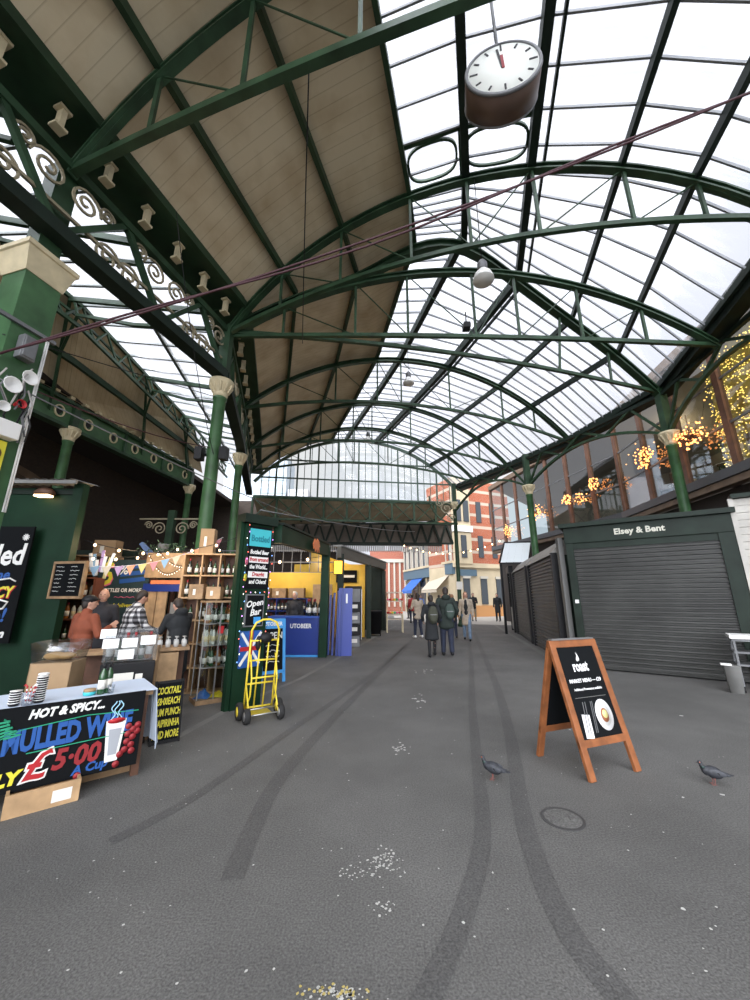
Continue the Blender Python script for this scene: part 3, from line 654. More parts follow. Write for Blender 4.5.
mh = thing('manhole_cover', 'round iron manhole cover set in tarmac near the menu board', 'manhole cover', (1.36, 3.19, 0))
IRON = mat('worn iron', (.07, .07, .07), .55, .4)
MB().lathe([(.15, 0), (.15, .004), (.140, .005), (.128, .004)], n=32).build('frame', IRON, mh).data.shade_flat()
m = MB(); m.lathe([(.126, .0), (.126, .005)], n=32)
for s in (-1, 1): m.box((s*.07, -.02, .008), (.05, .025, .004))
o = m.build('lid', TARMAC, mh)
for p in o.data.polygons: p.use_smooth = False
# ------------------------------------------------------------------ clock
ck = thing('hanging_clock', 'large round brown drum clock hanging from the roof ridge', 'clock', (1.68, 3.38, 8.12), math.radians(-13)); R90 = Matrix.Rotation(PI/2, 3, 'X')
DRUM = mat('brown drum', (.085, .05, .035), .45, var=.2)
MB().lathe([(.45, -.17), (.475, -.155), (.475, .155), (.45, .17)], n=48, M=R90).build('drum', DRUM, ck)
for s in (-1, 1):
    M_ = R90 if s < 0 else Matrix.Rotation(-PI/2, 3, 'X')
    MB().lathe([(.435, .162), (.435, .18)], n=48, M=M_).build('clock_face', mat('clock face', (.82, .84, .78), .5), ck)
    m = MB(); m.tube([M_ @ V((.455*math.cos(2*PI*k/40), .455*math.sin(2*PI*k/40), .17)) for k in range(40)], .025, 8, closed=True); m.build('rim', GREYM, ck)
    yy = -.184 if s < 0 else .184
    for k in range(12):
        a = 2*PI*k/12; L_ = .07 if k % 3 else .1; MB().box((.365*math.sin(a), yy, .365*math.cos(a)), (.022, .008, L_), M=Matrix.Rotation(a, 3, 'Y')).build('hour_mark', BLACK, ck)
    sg_ = -s
    MB().box((-.03*sg_, yy*1.02, .17), (.028, .008, .36), M=Matrix.Rotation(-.12*sg_, 3, 'Y')).build('minute_hand', BLACK, ck)
    MB().box((.0, yy*1.03, .10), (.034, .008, .24), M=Matrix.Rotation(-.03*sg_, 3, 'Y')).build('hour_hand', REDD, ck)
MB().tube([(0, 0, .47), (0, 0, 2.95)], .022, 8).build('hanging_rod', GREYM, ck)
# pendant lamps
LAMPG = mat('frosted lamp glass', (.7, .7, .66), .4)
def pendant(loc, top, s, label):
    r = thing('pendant_lamp', label, 'lamp', loc, 0, 'pendant lamps under the ridge')
    MB().lathe([(.20*s, 0), (.20*s, .02*s), (.16*s, .14*s), (.09*s, .22*s), (.085*s, .24*s)], n=20).build('shade', LAMPG, r)
    MB().lathe([(.085*s, .24*s), (.095*s, .27*s), (.095*s, .40*s), (.06*s, .46*s), (.02*s, .5*s)], n=16).build('housing', GREYM, r)
    MB().tube([(0, 0, .48*s), (0, 0, top-loc[2])], .01, 6).build('cord', BLACK, r)
pendant((2.30, 6.45, 8.05), 11.1, 1.1, 'nearest bell shaped lamp hanging at the roof bend')
pendant((1.25, 12.3, 9.25), 11.2, 1.05, 'middle bell shaped lamp hanging under the ridge')
pendant((-.35, 17.5, 9.2), 11.0, 1.1, 'far bell shaped lamp hanging before the gable')
cm = thing('ceiling_camera', 'small dark camera under the roof truss below the nearest lamp', 'camera', (2.2, 7.6, 7.85))
MB().box((0, 0, 0), (.16, .2, .14)).build('body', BLACK, cm); MB().tube([(0, 0, .05), (0, 0, .42)], .015, 6).build('stem', BLACK, cm)
# cables
CABR = mat('dark red cable', (.05, .012, .018), .6)
def cable(p, q, sag, r, m_, label, n=16, name='cable', extra=None):
    p = V(p); q = V(q); o = MB(); pts = [p.lerp(q, k/n)-V((0, 0, sag*4*(k/n)*(1-k/n))) for k in range(n+1)]; o.tube(pts, r, 6)
    if extra: o.tube([a+V((0, 0, extra*math.sin(PI*k/n*3)-.02)) for k, a in enumerate(pts)], r, 6)
    return tag(o.build(name, m_), label, 'cable')
cable((-4.95, 4.15, 4.55), gp_(760, 88, 7.6), .25, .014, CABR, 'dark red twin cable swooping across the whole hall to upper right', extra=.07)
cable((-4.9, 4.15, 4.3), (-1.6, 10.8, 3.6), .1, .010, GREYM, 'thin grey cable from square pillar down toward the far stall', name='cable')
cable((-4.9, 4.15, 4.35), (-3.8, 8.0, 4.9), .15, .010, CABR, 'thin red cable between square pillar and corner column')
cable((-4.9, 4.18, 4.9), (-3.75, 8.05, 6.2), .0, .008, BLACK, 'thin black wire from pillar up to the corner column')
cable((-3.6, 5.2, 8.3), (-3.7, 8.0, 4.7), .3, .008, BLACK, 'thin black wire hanging below the nearest truss')
cable((-.9, 3.4, 8.6), (-1.9, 8.4, 8.0), .3, .010, BLACK, 'dark drooping wire under the cream ceiling')
cable((-1.9, 6.0, 2.95), (2.4, 22.2, 5.4), .1, .012, GREYM, 'pale cable from the sign post to the far girder')
# ------------------------------------------------------------------ restaurant behind glass (right)
zt = 5.0
fpts = [V((8.2, 2.0, zt)), V((9.62, 7.6, zt)), V((10.55, 15.2, zt)), V((8.5, 26.4, zt))]
gz1 = 9.3
glm, mull, beam_, wd, tr_, inn, flr = MB(), MB(), MB(), MB(), MB(), MB(), MB()
rest = []
for a, b in zip(fpts[:-1], fpts[1:]):
    d = (b-a).normalized(); nrm = V((d.y, -d.x, 0)); L_ = (b-a).length; n = max(2, round(L_/1.75))
    glm.add([a, b, b+V((0, 0, gz1-zt)), a+V((0, 0, gz1-zt))], [(0, 1, 2, 3)])
    for k in range(n+1):
        p = a.lerp(b, k/n); mull.beam(p+V((0, 0, 0)), p+V((0, 0, gz1-zt)), .14, .20, d)
    for z in (1.25, 2.6): tr_.beam(a+V((0, 0, z)), b+V((0, 0, z)), .05, .06)
    beam_.beam(a+V((0, 0, -.14)), b+V((0, 0, -.14)), .5, .26); wd.beam(a+V((0, 0, -.38))-nrm*.05, b+V((0, 0, -.38))-nrm*.05, .3, .18)
    wd.beam(a+V((0, 0, gz1-zt)), b+V((0, 0, gz1-zt)), .3, .3)
g_ = glm.build('window_4', SHOPGLASS); g_['kind'] = 'structure'
o = mull.build('window_frame', RESTWOOD, g_); o2 = tr_.build('window_frame', GREYM, g_)
o = beam_.build('trim_1', mat('grey steel fascia', (.10, .10, .105), .5, .3)); o['kind'] = 'structure'
o = wd.build('trim_2', mat('weathered timber trim', (.16, .11, .075), .7, var=.2)); o['kind'] = 'structure'
inner = [p+V((4.2, .6, 0)) for p in fpts]
m = MB(); m.add([fpts[0], fpts[1], fpts[2], fpts[3], inner[3], inner[2], inner[1], inner[0]], [tuple(range(8))])
struct('floor', m, mat('restaurant floor', (.12, .08, .05), .6))
m = MB()
for a, b in zip(inner[:-1], inner[1:]): m.add([a, b, b+V((0, 0, 4.6)), a+V((0, 0, 4.6))], [(0, 1, 2, 3)])
struct('wall_right', m, mat('restaurant inner wall', (.20, .15, .11), .7, var=.3, vscale=.6))
m = MB(); top_ = [p+V((0, 0, 4.45)) for p in fpts]+[p+V((0, 0, 2.5)) for p in reversed(inner)]; m.add(top_, [(0, 1, 6, 7), (1, 2, 5, 6), (2, 3, 4, 5)])
struct('ceiling', m, mat('restaurant ceiling', (.22, .19, .16), .7))
# building wall below the restaurant floor, behind the kiosks
m = MB()
for a, b in zip(fpts[:-1], fpts[1:]): m.add([V((a.x+.4, a.y, 0)), V((b.x+.4, b.y, 0)), V((b.x+.4, b.y, 4.6)), V((a.x+.4, a.y, 4.6))], [(0, 1, 2, 3)])
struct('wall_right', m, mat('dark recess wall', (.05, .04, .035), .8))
# lounge chairs and tables seen through the glass
def rest_chair(p, rz, i):
    r = thing('lounge_chair', 'dark dining chair inside the restaurant behind the glass', 'chair', p, rz, 'restaurant chairs')
    MB().box((0, 0, .45), (.45, .45, .08)).build('seat', DARKWOOD, r, bevel=.02); MB().box((0, .2, .72), (.45, .06, .5)).build('backrest', DARKWOOD, r, bevel=.02)
    for sx in (-1, 1):
        for sy in (-1, 1): MB().tube([(sx*.18, sy*.18, .42), (sx*.2, sy*.2, 0)], .02, 6).build('leg', BLACK, r)
for i, t in enumerate((.12, .25, .4, .55, .68, .78)):
    q = fpts[1].lerp(fpts[2], t); rest_chair((q.x+.75, q.y, zt), t*9, i)
for i, t in enumerate((.18, .48, .78)):
    q = fpts[1].lerp(fpts[2], t); r = thing('dining_table', 'round dining table inside the restaurant behind the glass', 'table', (q.x+1.5, q.y+.2, zt), 0, 'restaurant tables')
    MB().lathe([(.4, .72), (.42, .74), (.42, .76)], n=20).build('tabletop', WHITE, r); MB().lathe([(.22, 0), (.22, .02), (.04, .04), (.04, .72)], n=12).build('pedestal', BLACK, r)
# gold fairy light curtain
a, b = fpts[1], fpts[2]; rr = random.Random(5); m = MB()
for k in range(1500):
    t = rr.uniform(-.25, .36); z = rr.uniform(.1, 3.6); p = a.lerp(b, t)+V((.3+rr.uniform(0, .06), 0, z)); m.box(p, (.022, .022, .022))
GOLD = mat('gold fairy light', (1, .7, .2), .5, emis=(1, .58, .12), es=2.2)
tag(m.build('light_curtain', GOLD), 'curtain of tiny gold lights inside the glass at far right', 'lights', kind='stuff')
m = MB(); q0 = a.lerp(b, -.25)+V((.5, 0, 0)); q1 = a.lerp(b, .36)+V((.5, 0, 0)); N_ = 60
for k in range(N_):
    t0, t1 = k/N_, (k+1)/N_; o0 = V((.05*math.sin(k*.9), 0, 0)); o1 = V((.05*math.sin((k+1)*.9), 0, 0)); m.add([q0.lerp(q1, t0)+o0, q0.lerp(q1, t1)+o1, q0.lerp(q1, t1)+o1+V((0, 0, 3.9)), q0.lerp(q1, t0)+o0+V((0, 0, 3.9))], [(0, 1, 2, 3)])
tag(m.build('drape', mat('gold drape', (.42, .32, .08), .6)), 'mustard gold drape hanging behind the light curtain', 'curtain')
# clusters of glowing bulbs on the glass
def cluster(c, r, n, label, sx=1.):
    n = int(n*1.5); r *= 1.35; root = thing('light_cluster', label, 'lights', c, 0, 'glowing bulb clusters by the glass'); rr = random.Random(int(c[1]*10))
    bme = MB().ell((0, 0, 0), (.028, .028, .028), nu=8, nv=6).data('bulb', BULB); st = MB()
    for k in range(n):
        d = V((rr.gauss(0, 1), rr.gauss(0, 1), rr.gauss(0, 1))).normalized()*r*rr.uniform(.35, 1.1); d.x *= .6*sx; d.y *= sx; d.z *= .9
        o = bpy.data.objects.new('bulb', bme); COL.objects.link(o); o.parent = root; o.location = d; st.tube([(0, 0, 0), d], .006, 4)
    st.tube([(0, 0, 0), (.0, 0, r*1.6)], .012, 5); st.build('twigs', DARKWOOD, root)
for (u, v, off, r, n, lb, sx) in ((644, 459, -.35, .34, 46, 'glowing bulb cluster left of nearest right column', 1.), (690, 437, -.35, .34, 46, 'glowing bulb cluster just right of the nearest right column', 1.1), (593, 484, -.35, .26, 30, 'small glowing bulb cluster second left from the nearest column', 1), (566, 500, -.35, .30, 34, 'tall glowing bulb cluster behind the far right column', .8), (536, 512, -.35, .36, 44, 'glowing bulb cluster across the far right column shaft', 1.4), (508, 530, -.35, .36, 40, 'lowest glowing bulb cluster at far end of glass', 1), (581, 497, -.3, .2, 16, 'sparse low bulb cluster above the steel band', 1.6)):
    d = V((u-375, 0, 0))+fw*F+fu*(500-v); best = None
    for a, b in zip(fpts[:-1], fpts[1:]):
        e = (b-a); nr = V((e.y, -e.x, 0)).normalized(); t = nr.dot(a-V((0, 0, H))+nr*off)/nr.dot(d); P = V((0, 0, H))+d*t; s_ = (P-a).dot(e)/e.length_squared
        if 0 <= s_ <= 1.05: best = P
    if best is None: best = V((0, 0, H))+d*((22-0)/d.y)
    cluster(tuple(best), r, n, lb, sx)
# hanging fruit of dots inside restaurant
rr = random.Random(9); rt_ = thing('fairy_string', 'scattered small warm lights hanging inside the restaurant', 'lights', fpts[1]+V((.9, 1, 2.9)))
wire = MB(); prev = None; bme = MB().ell((0, 0, 0), (.03, .03, .03), nu=8, nv=6).data('bulb', BULB)
for k in range(26):
    p = V((.12*k*.35+rr.uniform(-.05, .05), k*.30, -.25*math.sin(k*.8)-rr.uniform(0, .4)))
    o = bpy.data.objects.new('bulb', bme); COL.objects.link(o); o.parent = rt_; o.location = p
    if prev: wire.tube([prev, p], .005, 4)
    prev = p
wire.build('wire', BLACK, rt_)
# ------------------------------------------------------------------ shuttered kiosks (right)
SHUT = mat('dark grey shutter', (.042, .043, .04), .5, .25, var=.35, vscale=1.2)
SHUT2 = mat('brown grey shutter', (.11, .108, .105), .5, .3, var=.2, vscale=1.5)
KFRAME = GREEN_B
def shutter(root, w_, z0, z1, y, m_, pitch=.095):
    o = MB(); n = int((z1-z0)/pitch)
    for k in range(n):
        z = z0+k*pitch; zz = [(0, 0), (.022, .012), (.022, pitch*.55), (0, pitch*.72), (0, pitch)]
        prof = [(-.0, z+.0), (-.040, z+.012), (-.044, z+pitch*.5), (-.004, z+pitch*.66), (0, z+pitch)]
        vs = [V((x, y+d, z_)) for x in (-w_/2, w_/2) for d, z_ in prof]; o.add(vs, [(j, j+1, j+6, j+5) for j in range(4)])
    o.box((0, y+.03, (z0+z1)/2), (w_, .02, z1-z0)); o.box((0, y-.01, z0+.03), (w_, .05, .06))
    return o.build('roller_shutter', m_, root)
def place(p, q): p = V((*p, 0)); q = V((*q, 0)); return (p+q)/2, math.atan2(q.y-p.y, q.x-p.x), (q-p).length
c, rz, w_ = place((4.70, 9.14), (7.19, 7.35))
kb = thing('shuttered_kiosk', 'dark green kiosk with closed roller shutter and cream fascia lettering', 'kiosk', c, rz)
m = MB(); m.b2((-w_/2, .15, 0), (w_/2, 1.3, 2.95)); m.build('body', GREEN_B, kb)
MB().b2((-w_/2-.02, -.06, 2.82), (w_/2+.06, .18, 3.20)).build('fascia', GREEN_B, kb, bevel=.01)
MB().b2((-w_/2-.1, -.16, 3.20), (w_/2+.06, 1.4, 3.30)).build('roof', GREEN_B, kb)
MB().b2((-w_/2, -.05, 0), (-w_/2+.16, .16, 2.85)).build('post', GREEN_B, kb); MB().b2((w_/2-.26, -.05, 0), (w_/2+.02, .16, 2.85)).build('post', GREEN_B, kb)
MB().b2((-w_/2+.1, -.02, 2.68), (w_/2-.2, .1, 2.84)).build('shutter_box', GREEN_B, kb)
s_ = shutter(kb, w_-.40, 0.03, 2.72, .02, SHUT); s_.location.x = -.05
text('sign_lettering', 'Elsey & Bent', .185, mat('cream lettering', (.55, .54, .46), .6), kb, -.50, 2.955, -.068, bold=.006)
MB().b2((-w_/2+.05, -.075, 1.42), (-w_/2+.13, -.05, 1.5)).build('lock', STEEL, kb)
# whitewashed timber wall continuing right of the kiosk
c, rz, w_ = place((7.23, 7.33), (9.3, 5.8))
WWASH = mat('whitewashed boards', (.50, .48, .44), .8, var=.2, vscale=2)
m = MB()
for k in range(24): m.b2((-w_/2, -.02+(k % 2)*.004, k*.145), (w_/2, .05, k*.145+.138))
wb = thing('board_wall', 'whitewashed boarded wall at right edge beside shuttered kiosk', 'wall', c, rz); m.build('boards', WWASH, wb)
MB().b2((-w_/2-.05, -.08, 0), (-w_/2+.03, .0, 3.48)).build('corner_trim', WWASH, wb)
MB().b2((-w_/2, -.15, 3.48), (w_/2, .4, 3.56)).build('coping', GREEN_B, wb)
mb_ = thing('menu_board', 'tall black menu board with coloured writing at right edge', 'menu board', V((7.34, 7.14, 1.2)), rz)
MB().b2((0, -.03, 0), (1.0, 0, 1.38)).build('panel', BLACKM, mb_)
rr = random.Random(2)
for k, (mm) in enumerate([PBLUE, PINK, CHALK, CHALK, PTURQ, CHALK, RED, CHALK, PTURQ, CHALK]):
    o = MB(); z = 1.28-k*.125
    for j in range(2):
        p = [(.06+.035*i+ j*.02, -.035, z-j*.045+rr.uniform(-.014, .014)) for i in range(24)]; o.tube(p, .006, 4)
    o.build('writing', mm, mb_)
# grey serving cart at right edge
ct = thing('serving_cart', 'grey metal cart with white top at right edge before whitewashed wall', 'cart', (6.36, 7.10, 0), rz)
for z in (.42, .62, .82): MB().b2((0, -.3, z), (1.0, .15, z+.03)).build('shelf', GREYM, ct)
MB().b2((-.02, -.32, .86), (1.0, .17, .92)).build('white_top', WHITE, ct)
for x, y in ((.03, -.28), (.03, .12), (.95, -.28), (.95, .12)):
    MB().beam((x, y, .06), (x, y, .88), .03, .03).build('leg', GREYM, ct); MB().lathe([(.05, -.015), (.05, .015)], (x, y, .05), 12, Matrix.Rotation(PI/2, 3, 'Y')).build('castor', RUB, ct)
bn = thing('metal_bin', 'small grey box bin on the tarmac left of serving cart', 'bin', (6.10, 6.88, 0), rz)
MB().lathe([(.12, 0), (.15, .42), (.155, .43), (.14, .43), (.11, .04)], n=4, M=Matrix.Rotation(PI/4, 3, 'Z')).build('tub', LEAD, bn); MB().b2((-.14, -.1, .43), (.0, .02, .455)).build('lid', WHITE, bn)
gp2 = MB().box((0, 0, 1.5), (.12, .12, 3.0)).build('steel_post', mat('pale grey post', (.11, .11, .105), .5), None, (4.64, 9.34, 0)); tag(gp2, 'narrow pale grey post between the sign kiosk and sloping hood kiosk', 'post')
# side kiosks along the street
def kiosk(p, q, h, label, m_, fas, depth=.8, fas_tilt=.25):
    c, rz, w_ = place(p, q); k = thing('shuttered_kiosk', label, 'kiosk', c, rz)
    m = MB(); m.b2((-w_/2, .15, 0), (w_/2, depth, h)); m.build('body', GREEN_B, k)
    for x in (-w_/2, w_/2): MB().b2((x-.07, -.06, 0), (x+.07, .14, h+.05)).build('post', BLACK, k)
    shutter(k, w_-.14, .03, h, .03, m_)
    m = MB(); m.add([V(t) for t in ((-w_/2-.05, -.08, h), (w_/2+.05, -.08, h), (w_/2+.05, fas_tilt, h+.38), (-w_/2-.05, fas_tilt, h+.38), (-w_/2-.05, depth, h+.38), (w_/2+.05, depth, h+.38), (-w_/2-.05, depth, h), (w_/2+.05, depth, h))], [(0, 1, 2, 3), (3, 2, 5, 4), (0, 3, 4, 6), (1, 7, 5, 2), (0, 6, 7, 1)])
    m.build('roof', fas, k); return k
FASG = mat('grey sheet fascia', (.24, .23, .21), .6, var=.15)
# faces are set with the street on their -Y side, so run far -> near
kiosk((5.42, 13.3), (4.62, 9.72), 2.62, 'grey roller shuttered kiosk left of the sign kiosk, with sloping grey hood', SHUT2, FASG)
kiosk((6.35, 17.4), (5.5, 13.75), 2.62, 'narrow looking grey shuttered kiosk, second down the street on right', SHUT2, FASG)
k_ = thing('glazed_stall', 'far stall end with pale glass panel at the street mouth', 'stall', (6.6, 18.6, 0), math.radians(75))
for x in (-.7, .7): MB().box((x, 0, 1.5), (.12, .12, 3.0)).build('post', BLACK, k_)
MB().b2((-.64, -.02, .1), (.64, .02, 1.1)).build('panel', FASG, k_); MB().b2((-.64, -.01, 1.1), (.64, .01, 2.6)).build('pane', CLEAR, k_); MB().b2((-.8, -.1, 2.7), (.8, .1, 3.0)).build('head', BLACK, k_)
cn = thing('glass_canopy', 'white translucent sloping canopy above the street end of right kiosks', 'canopy', (5.7, 17.2, 3.1))
FROST = mat('frosted white panel', (.62, .67, .68), .3)
ex = V((1.25, -.2, 0)); ey = V((.62, .95, 1.05))
for k in range(4):
    a = ex*(k/4); b_ = ex*((k+.94)/4); q = [a, b_, b_+ey, a+ey]; m = MB(); m.add(q+[t+V((0, .03, .03)) for t in q], [(0, 1, 2, 3), (7, 6, 5, 4), (0, 4, 5, 1), (1, 5, 6, 2), (2, 6, 7, 3), (3, 7, 4, 0)]); m.build('panel', FROST, cn)
for t0, t1 in ((V((0, 0, -.05)), ex+V((0, 0, -.05))), (ey, ex+ey), (V((0, 0, 0)), ey), (ex, ex+ey)): MB().beam(t0, t1, .06, .08, (0, 1, 0)).build('frame_bar', BLACK, cn)
for t in (V((.08, .1, -3.1)), ex+V((-.05, .1, -3.1))): MB().beam(t, t+V((0, 0, 3.1)), .09, .09, (0, 1, 0)).build('post', BLACK, cn)
# ------------------------------------------------------------------ end of street buildings
bz = math.radians(0)
def building(name, label, loc, rz): return thing(name, label, 'building', loc, rz)
# corner building: front face along local +X, side face going back-left
FA = V((6.6, 31.5, 0)); FB = V((12.5, 34.0, 0)); SB = V((3.45, 43.5, 0))
bd = building('corner_building', 'striped red brick corner building with cream stone ground floor at street end', FA, 0)
def face(p, q, z0, z1, y=0., t=.3):
    Mx, Ln = frame_of(p, q); return Mx, Ln
def wallbox(p, q, x0, x1, z0, z1, off, t, m_, name, root, base):
    Mx, Ln = frame_of(p, q); return MB().box(p-base+Mx @ V(((x0+x1)/2, off, (z0+z1)/2)), (x1-x0, t, z1-z0), M=Mx).build(name, m_, root)
Ls = (SB-FA).length; Lf = (FB-FA).length
S0, S1 = SB, FA    # side face seen from the street: left to right
wallbox(S0, S1, 0, Ls-.4, 4.3, 7.9, .5, 1.0, BRICKP, 'brick_wall', bd, FA); wallbox(FA, FB, 0, Lf, 4.1, 11.9, 2.0, 4.0, BRICK, 'brick_wall', bd, FA)
wallbox(FA, FB, 0, Lf, 0, 4.1, 2.0, 4.0, STONE, 'ground_floor', bd, FA); wallbox(S0, S1, 0, Ls-.4, 0, 3.5, .7, 1.0, STONE, 'ground_floor', bd, FA)
wallbox(FA, FB, -.1, Lf, 4.0, 4.35, -.08, .35, STONE, 'cornice', bd, FA)
wallbox(FA, FB, 0.0, 1.7, 4.3, 11.8, -.1, .5, STONE, 'stone_bay', bd, FA); wallbox(FA, FB, -.1, 1.8, 7.0, 7.5, -.2, .6, WHITE, 'cornice', bd, FA)
SHOPB = mat('blue grey shop fascia', (.07, .12, .16), .5)
wallbox(S0, S1, 0, Ls, 3.45, 4.35, -.05, .3, SHOPB, 'shop_fascia', bd, FA); wallbox(S0, S1, 0, Ls, 4.35, 4.55, -.1, .35, STONE, 'cornice', bd, FA)
WIN = mat('dark window glass', (.05, .06, .07), .1); SURR = mat('white surround', (.46, .43, .37), .6)
for k in range(9):
    x = (k+.5)*Ls/9; f = wallbox(S0, S1, x-.38, x+.38, 4.6, 6.6, -.05, .12, WIN, 'window', bd, FA)
    o = wallbox(S0, S1, x-.52, x-.36, 4.55, 6.7, -.1, .2, SURR, 'surround', bd, FA); o = wallbox(S0, S1, x+.36, x+.52, 4.55, 6.7, -.1, .2, SURR, 'surround', bd, FA)
wallbox(S0, S1, 0, Ls, 6.65, 6.95, -.1, .3, SURR, 'cornice', bd, FA)
for k in range(6):
    x = (k+.5)*Ls/6; wallbox(S0, S1, x-.7, x+.7, .5, 3.2, .15, .2, WIN, 'shop_window', bd, FA); wallbox(S0, S1, x-.95, x-.8, 0, 3.4, .1, .3, STONE, 'pilaster', bd, FA)
for x in (1.15, 2.95, 4.6):
    wallbox(FA, FB, x-.32, x+.32, 1.0, 3.1, -.02, .12, WIN, 'window', bd, FA); wallbox(FA, FB, x-.4, x+.4, 3.1, 3.3, -.06, .2, SURR, 'lintel', bd, FA)
wallbox(FA, FB, .5, 2.2, 3.3, 3.85, -.1, .1, SHOPB, 'sign_panel', bd, FA)
wallbox(FA, FB, 0, Lf, 0, .9, -.05, .3, mat('ochre plinth', (.45, .22, .08), .7), 'plinth', bd, FA)
for x, z in ((.45, 7.9), (1.25, 7.9), (.85, 4.8), (2.9, 4.9), (4.4, 4.9), (2.9, 8), (4.4, 8)): wallbox(FA, FB, x-.26, x+.26, z, z+1.9, -.4 if x < 1.8 else -.02, .1, WIN, 'window', bd, FA)
# farther brick building and distant tower
b2 = building('brick_terrace', 'farther red brick terrace with pale pilasters down the side street', V((2.9, 45, 0)), 0)
MB().b2((-3.5, 0, 0), (.6, 6, 7.0)).build('brick_wall', BRICKP, b2)
for k in range(6): MB().b2((-3.3+k*.65, -.15, .5), (-3.1+k*.65, .05, 5.6)).build('pilaster', SURR, b2)
MB().b2((-3.6, -.2, 5.6), (.7, .1, 6.0)).build('cornice', SURR, b2)
b3 = building('distant_block', 'hazy grey stepped building under white sky at end of street', V((3.4, 88, 0)), 0)
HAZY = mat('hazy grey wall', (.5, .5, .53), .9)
MB().b2((-5, 0, 0), (3.5, 5, 9.5)).build('wall', HAZY, b3); MB().b2((-2.6, 0, 9.5), (1.2, 4, 12.0)).build('wall', HAZY, b3); MB().b2((-1.2, 0, 12.0), (-.2, 1, 14.0)).build('turret', HAZY, b3)
b4 = building('office_tower', 'pale grey glass tower seen through the gable glazing at left', V((-24, 80, 0)), 0)
MB().b2((-10, 0, 0), (4, 8, 33)).build('wall', mat('pale grey cladding', (.45, .5, .55), .6), b4)
for k in range(10): MB().b2((-10.1, -.1, 3+k*3), (4.1, 0, 4.2+k*3)).build('window_band', mat('tower glass', (.30, .36, .42), .3), b4)
MB().b2((4.5, 0, 0), (9, 8, 25)).build('annex', HAZY, b4)
# awnings
def awning(x0, x1, m_, label):
    Mx, Ln = frame_of(S0, S1); r = thing('awning', label, 'awning', S0+Mx @ V(((x0+x1)/2, 0, 3.45))); h = (x1-x0)/2
    m = MB(); P = [(-h, -.05, 0), (h, -.05, 0), (h, -1.3, -1.25), (-h, -1.3, -1.25)]; m.add([Mx @ V(t) for t in P]+[Mx @ V(t)+V((0, 0, .04)) for t in P], [(0, 1, 2, 3), (7, 6, 5, 4), (0, 4, 5, 1), (1, 5, 6, 2), (2, 6, 7, 3), (3, 7, 4, 0)]); m.build('canvas', m_, r)
    MB().box(Mx @ V((0, -1.3, -1.38)), (2*h, .02, .22), M=Mx).build('valance', m_, r)
    for s in (-1, 1): MB().tube([Mx @ V((s*h*.95, -1.28, -1.28)), Mx @ V((s*h*.95, -.05, -.9))], .02, 5).build('arm', GREYM, r)
awning(8.2, 11.6, mat('cream canvas', (.45, .39, .31), .8), 'cream awning on the corner building, nearest')
awning(2.5, 5.6, mat('bright blue canvas', (.02, .10, .38), .7), 'bright blue awning farther along the side street')
# string bulbs across the street end
for (p, q, lb) in (((1.5, 24, 5.0), (7.5, 21, 4.9), 'string of warm bulbs across the street mouth'),):
    r = thing('festoon_lights', lb, 'lights', p); p = V(p); q = V(q); n = 16; pts = [(q-p)*k/n-V((0, 0, .8*4*(k/n)*(1-k/n))) for k in range(n+1)]
    MB().tube(pts, .01, 5).build('cable', BLACK, r); bme = MB().ell((0, 0, -.05), (.04, .04, .05), nu=8, nv=6).data('bulb', BULBW)
    for t in pts[1:-1]: o = bpy.data.objects.new('bulb', bme); COL.objects.link(o); o.parent = r; o.location = t
# ------------------------------------------------------------------ dark viaduct on the left
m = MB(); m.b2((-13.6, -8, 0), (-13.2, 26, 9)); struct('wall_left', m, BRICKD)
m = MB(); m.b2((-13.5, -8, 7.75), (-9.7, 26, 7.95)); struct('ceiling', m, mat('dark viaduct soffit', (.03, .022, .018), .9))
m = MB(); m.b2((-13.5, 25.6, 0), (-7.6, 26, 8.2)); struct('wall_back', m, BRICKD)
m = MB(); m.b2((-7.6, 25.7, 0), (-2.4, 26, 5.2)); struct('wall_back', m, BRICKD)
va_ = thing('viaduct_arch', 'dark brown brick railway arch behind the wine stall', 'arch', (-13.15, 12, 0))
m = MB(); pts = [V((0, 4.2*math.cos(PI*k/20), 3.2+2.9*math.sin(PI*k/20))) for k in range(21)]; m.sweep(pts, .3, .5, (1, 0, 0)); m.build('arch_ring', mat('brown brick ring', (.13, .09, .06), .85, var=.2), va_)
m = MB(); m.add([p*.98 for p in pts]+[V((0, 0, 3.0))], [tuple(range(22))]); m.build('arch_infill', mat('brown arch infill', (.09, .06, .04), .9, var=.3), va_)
# ------------------------------------------------------------------ green kiosk with corrugated eaves, left
ax = math.atan2(-.22, 1.1)
gk = thing('green_kiosk', 'dark green panelled kiosk side with corrugated eaves at left', 'kiosk', (-5.24, 6.33, 0), math.radians(2))
MB().b2((-2.9, 0, 0), (0, .08, 3.42)).build('side_panel', GREEN_K, gk)
MB().b2((-.06, -.05, 0), (.10, .10, 3.5)).build('corner_post', GREEN_K, gk)
MB().b2((-1.42, -.03, 0), (-1.36, .0, 3.42)).build('batten', GREEN_B, gk); MB().b2((-2.9, -.03, 3.30), (0, 0, 3.38)).build('batten', GREEN_B, gk)
m = MB(); n = 38
for k in range(n):
    x0 = -2.9+k*3.0/n; x1 = x0+3.0/n; a = .03 if k % 2 else 0; b_ = 0 if k % 2 else .03
    m.add([V(t) for t in ((x0, -.25, 3.50+a), (x1, -.25, 3.50+b_), (x1, .35, 3.56+b_), (x0, .35, 3.56+a))], [(0, 1, 2, 3)])
m.build('corrugated_roof', LEAD, gk)
m = MB(); m.b2((-2.9, -.24, 3.44), (.1, -.2, 3.5)); m.build('eaves_rail', LEAD, gk)
fl = thing('floodlight', 'lit lamp fixed under the corrugated eaves of green kiosk', 'lamp', (-5.72, 6.2, 3.24))
